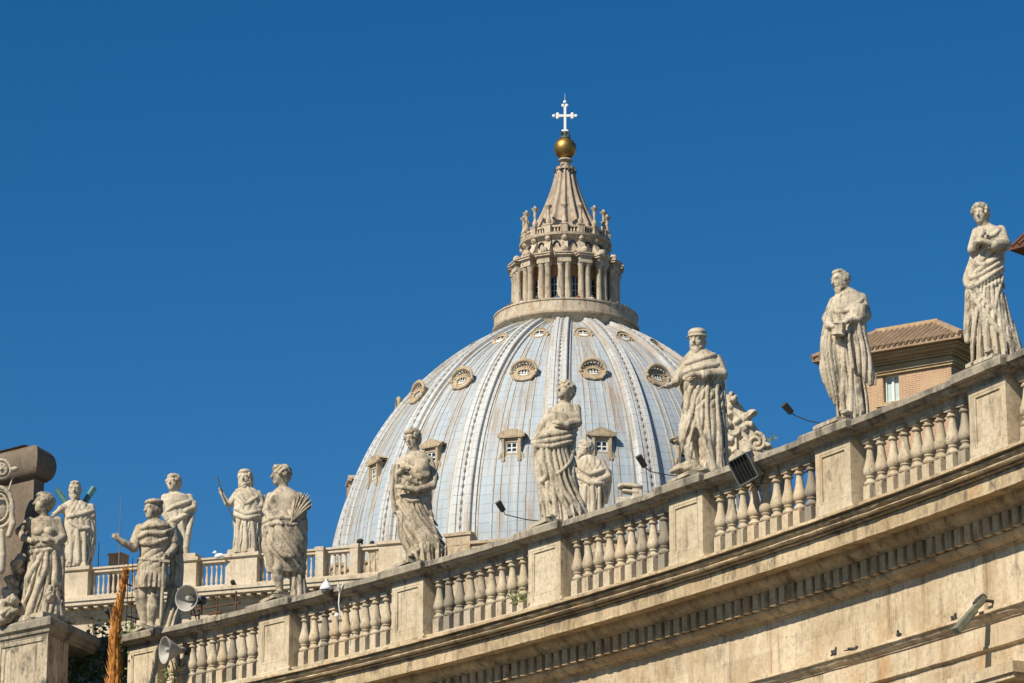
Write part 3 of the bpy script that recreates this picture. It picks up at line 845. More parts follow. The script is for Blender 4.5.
for k in range(16):
    az = BAY0 + R_(22.5) * k
    src = seg_d if k % 2 == 0 else tri_d
    o = src if k < 2 else copy_tree(src, dome)
    o.rotation_euler[2] = az
    for base, zc, tilt, off in ((mid_d, 95.75, 23, 0.34), (top_d, 101.6, 32, 0.22)):
        o = base if k == 0 else copy_tree(base, dome)
        r = dome_r(zc) + off
        o.location = (r * math.sin(az), -r * math.cos(az), zc + ZB)
        o.rotation_euler = (R_(-tilt), 0, az)
mb = MB(); mb.lathe([(20, 20), (25.0, 20), (25.0, 74.2), (25.9, 74.25), (26.2, 74.6), (26.2, 75.3), (25.4, 75.35), (25.0, 76.7), (25.3, 76.75), (25.3, 77.05), (24.8, 77.1), (24.2, 77.3), (20, 77.3)], 128)
mb.v = [(x, y, z + ZB) for x, y, z in mb.v]
mb.build('base_ring', MAT['dormer'], dome, auto=R_(30))
mb = MB()
for k in range(16):
    az = RIB_OFF + R_(22.5) * k
    for d_ in (-1.3, 1.3):
        x = 27 * math.sin(az) + d_ * math.cos(az); y = -27 * math.cos(az) + d_ * math.sin(az)
        mb.lathe([(0.85, 48 + ZB), (0.75, 62 + ZB), (1.0, 63 + ZB)], 12, (x, y))
    mb.box((26.2 * math.sin(az), -26.2 * math.cos(az), 64.5 + ZB), (4.6, 3.6, 3), az)
mb.build('drum_buttresses', MAT['facade'], dome)

# ---------------------------------------------------------------- lantern
lan = thing('dome_lantern', 'stone lantern with paired columns and spire crowning the dome', 'lantern', (DXc, DYc, 104.6))
LZ = -104.6
def lath(name, prof, mat, n=64, parent=lan, auto=R_(30)):
    m = MB(); m.lathe([(r, z + LZ) for r, z in prof], n); return m.build(name, mat, parent, auto=auto)
lath('platform', [(7.0, 104.2), (7.45, 105.0), (7.75, 105.1), (7.8, 105.3), (7.66, 105.38), (7.62, 106.45), (7.72, 106.5), (7.72, 106.64), (7.4, 106.66), (7.38, 105.6), (0.5, 105.6)], MAT['lantern'], 96)
core = lath('core', [(4.7, 105.4), (4.7, 111.2), (4.2, 111.25), (4.2, 112.3), (0.5, 112.3)], MAT['plaster'], 64)
L_OFF = R_(-2.2)
def ax(r, az, z): return (r * math.sin(az), -r * math.cos(az), z + LZ)
# column pairs with their piece of entablature
m = MB()
m.box((0, -4.7, 108.4 + LZ), (0.45, 1.2, 5.8))
for s in (-1, 1):
    m.lathe([(0.42, 105.6 + LZ), (0.42, 105.9 + LZ), (0.36, 106.05 + LZ), (0.35, 108 + LZ), (0.31, 110.5 + LZ), (0.33, 110.55 + LZ), (0.33, 110.85 + LZ), (0.40, 110.95 + LZ), (0.40, 111.15 + LZ)], 14, (s * 0.37, -5.45))
m.box((0, -5.2, 105.75 + LZ), (1.5, 1.4, 0.3))
cp = m.build('column_pair', MAT['lantern'], lan, auto=R_(35))
m = MB(); m.box((0, -5.15, 111.35 + LZ), (1.45, 1.5, 0.4)); m.box((0, -5.15, 111.72 + LZ), (1.35, 1.4, 0.34)); m.box((0, -5.15, 112.0 + LZ), (1.75, 1.9, 0.22)); m.box((0, -5.15, 112.17 + LZ), (1.95, 2.1, 0.12))
eb = m.build('entablature_block', MAT['lantern'], cp)
m = MB()                                                # scroll console leaning on the attic
rings = []
for t_ in [k / 10 for k in range(11)]:
    y = -5.7 + 1.25 * t_; z = 112.25 + 2.0 * t_ ** 1.6; w = 0.42 - 0.1 * t_
    th_ = 0.55 * (1 - t_) + 0.35
    rings.append([(-w, y, z + LZ), (w, y, z + LZ), (w, y + th_, z - .1 + LZ), (-w, y + th_, z - .1 + LZ)])
m.loft(rings); m.ball((0, -5.55, 112.62 + LZ), 0.42, 10); m.ball((0, -4.6, 114.25 + LZ), 0.34, 10)
sc_ = m.build('scroll_console', MAT['lantern'], lan, smooth=False)
m = MB()
square_stack(m, [(0.34, 0.34, 114.850 + LZ), (0.34, 0.34, 115.650 + LZ), (0.4, 0.4, 115.690 + LZ), (0.4, 0.4, 115.800 + LZ)], (0, -4.45))
m.lathe([(0.2, 115.800 + LZ), (0.27, 115.950 + LZ), (0.3, 116.250 + LZ), (0.17, 116.550 + LZ), (0.13, 116.950 + LZ), (0.2, 117.150 + LZ), (0.15, 117.350 + LZ), (0.2, 117.600 + LZ), (0.4, 117.800 + LZ), (0.42, 117.900 + LZ), (0.2, 117.970 + LZ), (0.08, 118.200 + LZ)], 12, (0, -4.45))
cd = m.build('candelabrum', MAT['lantern'], lan, auto=R_(35))
m = MB()
n = 9
arch = [(-0.52, 106.2), (0.52, 106.2)] + [(0.52 * math.cos(math.pi * k / 8), 109.3 + 0.6 * math.sin(math.pi * k / 8)) for k in range(9)]
i = m.pts([(x, -4.76, z + LZ) for x, z in arch]); m.face(*range(i, i + len(arch)))
wd = m.build('window', MAT['glass'], core)
m = MB()
for x in (-0.17, 0.17): m.box((x, -4.79, 108.0 + LZ), (0.05, 0.04, 3.5))
for z in (106.9, 107.6, 108.3, 109.0): m.box((0, -4.792, z + LZ), (1.0, 0.035, 0.05))
m.build('glazing_bars', MAT['sash'], wd)
m = MB()
arch2 = [(0.26 * math.cos(t_), 113.35 + (0.42 if math.sin(t_) > 0 else 0.25) * math.sin(t_)) for t_ in [2 * math.pi * k / 16 for k in range(16)]]
i = m.pts([(x, -4.36, z + LZ) for x, z in arch2]); m.face(*range(i, i + 16))
for k in range(16):
    a, b = arch2[k], arch2[(k + 1) % 16]
    if math.sin(2 * math.pi * (k + .5) / 16) > 0: m.tube([(a[0] * 1.35, -4.46, (a[1] - 113.35) * 1.35 + 113.35 + LZ), (b[0] * 1.35, -4.46, (b[1] - 113.35) * 1.35 + 113.35 + LZ)], 0.09, 5)
att_w = m.build('attic_opening', MAT['glass'], lan)
for k in range(16):
    for src, off in ((cp, 0), (sc_, 0), (cd, 0), (wd, 11.25), (att_w, 11.25)):
        par = core if src is wd else lan
        o = src if k == 0 else copy_tree(src, par)
        o.rotation_euler[2] = L_OFF + R_(22.5 * k + off)
lath('entablature', [(4.2, 111.16), (4.85, 111.16), (4.85, 111.5), (4.95, 111.55), (4.95, 111.85), (5.4, 112.0), (5.45, 112.2), (4.2, 112.26)], MAT['lantern'])
lath('attic', [(4.3, 112.2), (4.3, 112.8), (4.38, 112.85), (4.38, 114.15), (4.5, 114.2), (4.6, 114.45), (4.9, 114.55), (4.95, 114.8), (4.2, 114.87), (0.5, 114.87)], MAT['lantern'])
m = MB(); m.lathe([(4.3, 115.450 + LZ), (4.58, 115.450 + LZ), (4.58, 115.650 + LZ), (4.3, 115.650 + LZ)], 64)
for k in range(16):
    for j in range(1, 5):
        az = L_OFF + R_(22.5 * (k + j / 5)); p = ax(4.45, az, 114.85)
        m.lathe([(0.08, p[2]), (0.12, p[2] + 0.2), (0.06, p[2] + 0.6)], 6, (p[0], p[1]))
m.build('railing', MAT['lantern'], lan)
SP_ = [(4.0, 114.7), (3.7, 115.3), (3.15, 116.4), (2.55, 117.7), (2.0, 119.1), (1.56, 120.4), (1.22, 121.6), (1.0, 122.6), (0.9, 123.3)]
rings = []
nn = 128
for r, z in SP_:
    ring = []
    for k in range(nn):
        a = 2 * math.pi * k / nn
        u = ((a - (L_OFF - math.pi / 2)) / R_(22.5) + 0.5) % 1.0 - 0.5
        rr = r * (1 + 0.20 * math.exp(-(u / 0.16) ** 2) - 0.03) 
        ring.append((rr * math.cos(a), rr * math.sin(a), z + LZ))
    rings.append(ring)
m = MB(); m.loft(rings); sp = m.build('spire', MAT['spire'], lan, smooth=True)
m = MB()
for k in range(8):
    az = L_OFF + R_(45 * k + 22.5)
    m.tube([ax(0.95, az, 122.7), ax(1.2, az, 123.05), ax(1.0, az, 123.5), ax(0.6, az, 123.8)], [0.08, 0.13, 0.11, 0.07], 8)
m.build('volutes', MAT['bronze_dark'], sp)
lath('neck', [(1.1, 123.2), (1.05, 123.5), (0.6, 123.7), (0.5, 124.1), (0.8, 124.35), (0.7, 124.5), (0.4, 124.7)], MAT['spire'], 24)
m = MB(); rings = []
for k in range(25):
    t_ = math.pi * (0.03 + 0.94 * k / 24); rings.append([(1.22 * math.sin(t_) * math.cos(2 * math.pi * j / 40), 1.22 * math.sin(t_) * math.sin(2 * math.pi * j / 40), 125.75 + LZ - 1.22 * math.cos(t_)) for j in range(40)])
m.loft(rings); bl = m.build('gilded_ball', MAT['gilt'], lan, smooth=True); bl['label'] = 'shiny gilded ball beneath the cross'
m = MB(); m.lathe([(0.62, 126.85 + LZ), (0.55, 127.05 + LZ), (0.25, 127.2 + LZ), (0.2, 127.7 + LZ)], 16)
for k in range(4): m.tube([ax(0.55, R_(90 * k + 40), 126.9), ax(0.6, R_(90 * k + 40), 127.5), ax(0.35, R_(90 * k + 40), 127.6)], 0.1, 6)
m.build('cross_foot', MAT['bronze_dark'], lan)
m = MB()
zc = 129.5 + LZ
m.box((0, 0, 128.930 + LZ), (0.26, 0.2, 3.3)); m.box((-0.54, 0, zc), (0.82, 0.2, 0.26)); m.box((0.54, 0, zc), (0.82, 0.2, 0.26))
for x, z, v in ((-0.95, zc, 0), (0.95, zc, 0), (0, 130.85 + LZ, 1), (0, 127.630 + LZ, 1)):
    for dx, dz in (((0.24, 0), (-0.16, 0.2), (-0.16, -0.2)) if x > 0 else ((-0.24, 0), (0.16, 0.2), (0.16, -0.2)) if x < 0 else ((0, 0.24), (0.2, -0.16), (-0.2, -0.16)) if z > zc else ((0, -0.16), (0.2, 0.12), (-0.2, 0.12))):
        m.ball((x + dx, 0, z + dz), 0.19, 10, (1, 0.6, 1))
m.tube([(0, 0, 130.9 + LZ), (0, 0, 132.1 + LZ)], [0.03, 0.012], 5)
cr = m.build('cross', MAT['cross'], lan); cr['label'] = 'white cross with budded ends'
# ---------------------------------------------------------------- sculpting: distance fields -> one skin
def smin(a, b, k):
    if k <= 0: return np.minimum(a, b)
    h = np.maximum(k - np.abs(a - b), 0.0) / k
    return np.minimum(a, b) - h * h * k * 0.25

class Sculpt:
    def __init__(self, vox):
        self.vox = vox; self.prims = []
    def _add(self, fn, lo, hi, k, mode='add'):
        self.prims.append((fn, np.array(lo, float), np.array(hi, float), k, mode))
    def cone(self, a, b, ra, rb, k=0.05, mode='add'):
        a = np.array(a, float); b = np.array(b, float); d = b - a; L2 = max(1e-9, float(d @ d))
        def fn(x, y, z):
            px, py, pz = x - a[0], y - a[1], z - a[2]
            t = np.clip((px * d[0] + py * d[1] + pz * d[2]) / L2, 0, 1)
            return np.sqrt((px - t * d[0]) ** 2 + (py - t * d[1]) ** 2 + (pz - t * d[2]) ** 2) - (ra + (rb - ra) * t)
        R = max(ra, rb); self._add(fn, np.minimum(a, b) - R, np.maximum(a, b) + R, k, mode)
    def chain(self, pts, k=0.05, mode='add'):
        for p, q in zip(pts[:-1], pts[1:]): self.cone(p[:3], q[:3], p[3], q[3], k, mode)
    def ell(self, c, r, k=0.05, M=None, mode='add', bump=None):
        c = np.array(c, float); r = np.array(r, float)
        M = np.eye(3) if M is None else np.array(M, float)      # columns: local axes in sculpt space
        def fn(x, y, z):
            px, py, pz = x - c[0], y - c[1], z - c[2]
            q = [px * M[0, i] + py * M[1, i] + pz * M[2, i] for i in range(3)]
            k0 = np.sqrt(sum((q[i] / r[i]) ** 2 for i in range(3))); k1 = np.sqrt(sum((q[i] / r[i] ** 2) ** 2 for i in range(3))) + 1e-9
            d = k0 * (k0 - 1) / k1
            if bump: d = d - bump[0] * np.sin(x * bump[1] + 1.3 * np.sin(z * bump[1] * .6)) * np.sin(y * bump[1] * 0.9 + 2) * np.sin(z * bump[1] + 1.7 * np.sin(x * bump[1] * .5))
            return d
        ext = np.abs(M) @ r + (bump[0] if bump else 0)
        self._add(fn, c - ext, c + ext, k, mode)
    def boxp(self, c, h, k=0.02, M=None, rnd=0.01, mode='add'):
        c = np.array(c, float); h = np.array(h, float); M = np.eye(3) if M is None else np.array(M, float)
        def fn(x, y, z):
            px, py, pz = x - c[0], y - c[1], z - c[2]
            q = [np.abs(px * M[0, i] + py * M[1, i] + pz * M[2, i]) - h[i] + rnd for i in range(3)]
            o = np.sqrt(sum(np.maximum(t, 0) ** 2 for t in q)); return o + np.minimum(np.maximum(q[0], np.maximum(q[1], q[2])), 0) - rnd
        ext = np.abs(M) @ h; self._add(fn, c - ext, c + ext, k, mode)
    def loft(self, secs, folds=(), k=0.05, seed=0, zpad=0.0):
        """secs: (z, cx, cy, rx, ry) from bottom to top; folds: (wavelength, tilt deg, amplitude, zlo, zhi)"""
        S = np.array(sorted(secs)); zz = np.linspace(S[0, 0], S[-1, 0], 240)
        T = [np.interp(zz, S[:, 0], S[:, i]) for i in range(1, 5)]
        w = max(1, int(0.05 / max(1e-6, (zz[1] - zz[0]))))
        ker = np.hanning(2 * w + 3); ker /= ker.sum()
        T = [np.convolve(np.pad(t, w + 1, mode='edge'), ker, mode='valid') for t in T]
        z0, z1 = S[0, 0] - zpad, S[-1, 0]
        rng = np.random.RandomState(seed + 11)
        fo = [(f, rng.rand(400), rng.rand(6) * 6.28) for f in folds]
        def fn(x, y, z):
            cx, cy, rx, ry = [np.interp(z, zz, t) for t in T]
            dx, dy = x - cx, y - cy
            q = np.sqrt((dx / rx) ** 2 + (dy / ry) ** 2) + 1e-6
            d = (q - 1) * np.minimum(rx, ry) * 0.92
            if fo:
                th = np.arctan2(dx, -dy); s = th * 0.5 * (rx + ry)
                for (lam, tilt, amp, zl, zh), hs, ph in fo:
                    t = math.radians(tilt)
                    u = (s * math.cos(t) + z * math.sin(t)) / lam + 0.45 * np.sin(z * 1.3 + ph[0]) + 0.22 * np.sin(z * 2.3 + ph[1] + s * 0.9) + ph[2]
                    i = np.floor(u).astype(int); r = np.power(np.abs(np.sin(np.pi * u)), 0.6)
                    a = amp * (0.45 + 0.9 * hs[i % 400])
                    m = np.clip((z - zl) / 0.12, 0, 1) * np.clip((zh - z) / 0.15, 0, 1)
                    d = d - a * m * (r - 0.62)
            return np.maximum(d, np.maximum(z0 - z, z - z1))
        R = T[2].max(); R2 = T[3].max(); pad = 0.1
        self._add(fn, (np.min(T[0] - T[2]) - pad, np.min(T[1] - T[3]) - pad, z0), (np.max(T[0] + T[2]) + pad, np.max(T[1] + T[3]) + pad, z1), k)
    def mesh(self, name, mat, parent, rough=0.0, seed=0, clipz=None):
        v = self.vox
        lo = np.min([p[1] for p in self.prims if p[4] == 'add'], axis=0) - 3 * v
        hi = np.max([p[2] for p in self.prims if p[4] == 'add'], axis=0) + 3 * v
        if clipz is not None: lo[2] = max(lo[2], clipz - 2 * v)
        n = np.ceil((hi - lo) / v).astype(int) + 1
        ax_ = [lo[i] + v * np.arange(n[i]) for i in range(3)]
        D = np.full(n, 9.0, np.float32)
        for fn, a, b, k, mode in self.prims:
            i0 = np.clip(np.floor((a - k - 2 * v - lo) / v).astype(int), 0, n - 1); i1 = np.clip(np.ceil((b + k + 2 * v - lo) / v).astype(int) + 1, 1, n)
            if np.any(i1 <= i0): continue
            sl = tuple(slice(p, q) for p, q in zip(i0, i1))
            X = ax_[0][sl[0]][:, None, None]; Y = ax_[1][sl[1]][None, :, None]; Z = ax_[2][sl[2]][None, None, :]
            X, Y, Z = np.broadcast_arrays(X, Y, Z)
            d = fn(X, Y, Z)
            if mode == 'add': D[sl] = smin(D[sl], d, k)
            else: D[sl] = -smin(-D[sl], d, k)
        if rough:
            X = ax_[0][:, None, None]; Y = ax_[1][None, :, None]; Z = ax_[2][None, None, :]
            D = D - rough * (np.sin(X * 23 + 2 * np.sin(Z * 11 + seed)) * np.sin(Y * 19 + seed) * np.sin(Z * 27 + 1.5 * np.sin(X * 9)))
        if clipz is not None:
            Z = ax_[2][None, None, :]; D = np.maximum(D, clipz - Z)
        vs, fs = surface_nets(D, lo, v)
        me = bpy.data.meshes.new(name)
        me.vertices.add(len(vs)); me.vertices.foreach_set('co', vs.astype(np.float32).ravel())
        me.loops.add(len(fs) * 4); me.loops.foreach_set('vertex_index', fs.astype(np.int32).ravel())
        me.polygons.add(len(fs)); me.polygons.foreach_set('loop_start', np.arange(0, len(fs) * 4, 4, dtype=np.int32))
        me.polygons.foreach_set('loop_total', np.full(len(fs), 4, np.int32))
        me.update(); me.validate()
        return link_mesh(name, me, mat, parent, True)

def surface_nets(D, lo, v):
    s = D < 0
    nx, ny, nz = D.shape
    cells = np.zeros((nx - 1, ny - 1, nz - 1), np.uint8)
    for dx in (0, 1):
        for dy in (0, 1):
            for dz in (0, 1):
                cells += s[dx:nx - 1 + dx, dy:ny - 1 + dy, dz:nz - 1 + dz]
    act = (cells > 0) & (cells < 8)
    idx = np.full(act.shape, -1, np.int64)
    I = np.argwhere(act); idx[act] = np.arange(len(I))
    acc = np.zeros((len(I), 3)); cnt = np.zeros(len(I))
    cor = [(a, b, c) for a in (0, 1) for b in (0, 1) for c in (0, 1)]
    vals = {c: D[I[:, 0] + c[0], I[:, 1] + c[1], I[:, 2] + c[2]] for c in cor}
    for a in cor:
        for d in range(3):
            if a[d] == 1: continue
            b = list(a); b[d] = 1; b = tuple(b)
            va, vb = vals[a], vals[b]; m = (va < 0) != (vb < 0)
            t = np.where(m, va / np.where(m, va - vb, 1), 0)
            p = np.array(a, float)[None, :] + np.zeros((len(I), 3)); p[:, d] += t
            acc[m] += p[m]; cnt[m] += 1
    V = lo + v * (I + acc / np.maximum(cnt, 1)[:, None])
    F = []
    for d in range(3):
        e1, e2 = [(1, 2), (2, 0), (0, 1)][d]
        sl0 = [slice(None)] * 3; sl1 = [slice(None)] * 3
        sl0[d] = slice(0, -1); sl1[d] = slice(1, None)
        ch = s[tuple(sl0)] != s[tuple(sl1)]
        E = np.argwhere(ch)
        ok = (E[:, e1] > 0) & (E[:, e2] > 0) & (E[:, e1] < D.shape[e1] - 1) & (E[:, e2] < D.shape[e2] - 1)
        E = E[ok]
        def cell(o1, o2):
            q = E.copy(); q[:, e1] -= o1; q[:, e2] -= o2
            return idx[q[:, 0], q[:, 1], q[:, 2]]
        quad = np.stack([cell(1, 1), cell(0, 1), cell(0, 0), cell(1, 0)], 1)
        flip = ~s[E[:, 0], E[:, 1], E[:, 2]]
        quad[flip] = quad[flip][:, ::-1]
        F.append(quad)
    F = np.concatenate(F); F = F[(F >= 0).all(1)]
    return V, F
# ---------------------------------------------------------------- figures
def rotm(yaw=0, pitch=0, roll=0):
    M = Matrix.Rotation(-R_(yaw), 3, 'Z') @ Matrix.Rotation(R_(pitch), 3, 'X') @ Matrix.Rotation(R_(roll), 3, 'Y')
    return np.array(M)

def make_head(sk, hs, c, h, M, hair='short', beard=0, fat=1.0):
    """head of height h centred at c; sk gets the face, hs the hair and beard"""
    c = np.array(c, float)
    W = lambda x, y, z: c + M @ (np.array([x, y, z]) * h)
    E = lambda s, p, r, k=0.04, mode='add', bump=None: s.ell(W(*p), np.array(r) * h, k * h / 0.4, M, mode, bump)
    E(sk, (0, .06, .12), (.345 * fat, .41, .38)); E(sk, (0, -.09, -.14), (.275 * fat, .29, .36), .06)
    E(sk, (0, -.27, -.40), (.13, .10, .10), .05)
    E(sk, (0, -.20, -.17), (.25, .15, .17), .05)
    sk.cone(W(-.2, -.335, .095), W(.2, -.335, .095), .05 * h, .05 * h, 0.04 * h / .4)
    for s in (-1, 1): E(sk, (s * .145, -.41, .015), (.095, .08, .062), .03, 'sub')
    for s in (-1, 1): E(sk, (s * .14, -.315, .01), (.075, .06, .048), .008)
    sk.cone(W(0, -.36, .08), W(0, -.475, -.125), .036 * h, .066 * h, 0.022 * h / .4)
    E(sk, (0, -.415, -.225), (.10, .03, .012), .012, 'sub')
    E(sk, (0, -.36, -.27), (.095, .05, .042), .02)
    E(sk, (0, -.42, -.265), (.11, .03, .010), .01, 'sub')
    for s in (-1, 1): E(sk, (s * .34 * fat, .05, -.02), (.04, .08, .12), .02)
    hk = .05
    b1 = (0.035 * h, 17 / h, )
    if hair in ('curly', 'short', 'bun', 'long', 'wreath'):
        amp = {'curly': .05, 'short': .022, 'bun': .02, 'long': .022, 'wreath': .045}[hair]
        bm = (amp * h, (15 if hair in ('curly', 'wreath') else 20) / h)
        E(hs, (0, .12, .17), (.41 * fat, .44, .40), hk, bump=bm)
        E(hs, (0, .22, -.08), (.37 * fat, .31, .36), hk, bump=bm)
        E(hs, (0, -.16, .36), (.33, .24, .15), hk, bump=bm)
        for s in (-1, 1): E(hs, (s * .33 * fat, -.05, .10), (.10, .22, .22), hk, bump=bm)
        if hair == 'bun': E(hs, (0, .46, .12), (.2, .2, .19), .06, bump=bm)
        if hair == 'long':
            for s in (-1, 1): E(hs, (s * .32, .12, -.35), (.14, .26, .40), .06, bump=bm)
            E(hs, (0, .3, -.4), (.3, .18, .42), .06, bump=bm)
        if hair == 'wreath':
            for k in range(14):
                a = 2 * math.pi * k / 14; E(hs, (.42 * math.cos(a), .06 + .44 * math.sin(a), .24 - .1 * math.sin(a)), (.10, .10, .09), .03)
    elif hair == 'bald':
        E(hs, (0, .20, .02), (.375, .33, .34), hk, bump=(.02 * h, 20 / h))
        E(hs, (0, -.02, .36), (.28, .3, .16), hk, bump=(.018 * h, 20 / h))
    elif hair == 'cap':                                   # flat round cap with a thick brim
        E(hs, (0, .06, .34), (.41, .43, .24), .05); E(hs, (0, .03, .17), (.47, .50, .085), .03); E(hs, (0, .22, -.08), (.34, .28, .3), .05, bump=(.02 * h, 20 / h))
    elif hair == 'hood':
        E(hs, (0, .14, .12), (.45, .46, .46), .06); E(hs, (0, .24, -.35), (.44, .34, .42), .08)
        E(hs, (0, -.36, -.02), (.27, .30, .40), .05, 'sub')
    elif hair == 'beret':
        E(hs, (.03, .06, .33), (.47, .47, .20), .05); E(hs, (0, .2, -.02), (.39, .33, .34), .05, bump=(.03 * h, 18 / h))
    if beard:
        bm = (.022 * h, 19 / h)
        E(hs, (0, -.235, -.44), (.21, .17, .19 + .1 * beard), .05, bump=bm)
        E(hs, (0, -.22, -.50 - .2 * beard), (.13, .12, .16 + .1 * beard), .06, bump=bm)
        for s in (-1, 1): E(hs, (s * .23, -.08, -.30), (.09, .16, .22), .05, bump=bm); hs.cone(W(0, -.41, -.205), W(s * .14, -.36, -.27), .04 * h, .03 * h, .03)

def make_hand(sk, wrist, d, nrm, L, curl=0.5, k=0.02):
    """palm and five fingers: d along the hand, nrm out of the palm"""
    d = np.array(d, float); d /= np.linalg.norm(d); n = np.array(nrm, float); n -= d * (n @ d); n /= np.linalg.norm(n); s = np.cross(d, n)
    w = np.array(wrist, float)
    M = np.stack([s, n, d], 1)
    sk.ell(w + d * L * .26, (L * .23, L * .11, L * .30), 0.03, M)
    for i, (o, f) in enumerate(((-.165, .80), (-.055, .93), (.06, .88), (.165, .70))):
        b = w + d * L * .42 + s * L * o
        m = b + (d * math.cos(curl * .6) + n * math.sin(curl * .6)) * L * .30 * f
        t = m + (d * math.cos(curl * 1.7) + n * math.sin(curl * 1.7)) * L * .28 * f
        sk.chain([(*b, L * .072), (*m, L * .066), (*t, L * .052)], k * .5)
    b = w + d * L * .14 + s * L * -.17; m = b + (d * .75 - s * .6 + n * .35) * L * .26; t = m + (d * .9 + n * .5) * L * .2
    sk.chain([(*b, L * .08), (*m, L * .07), (*t, L * .055)], k * .5)

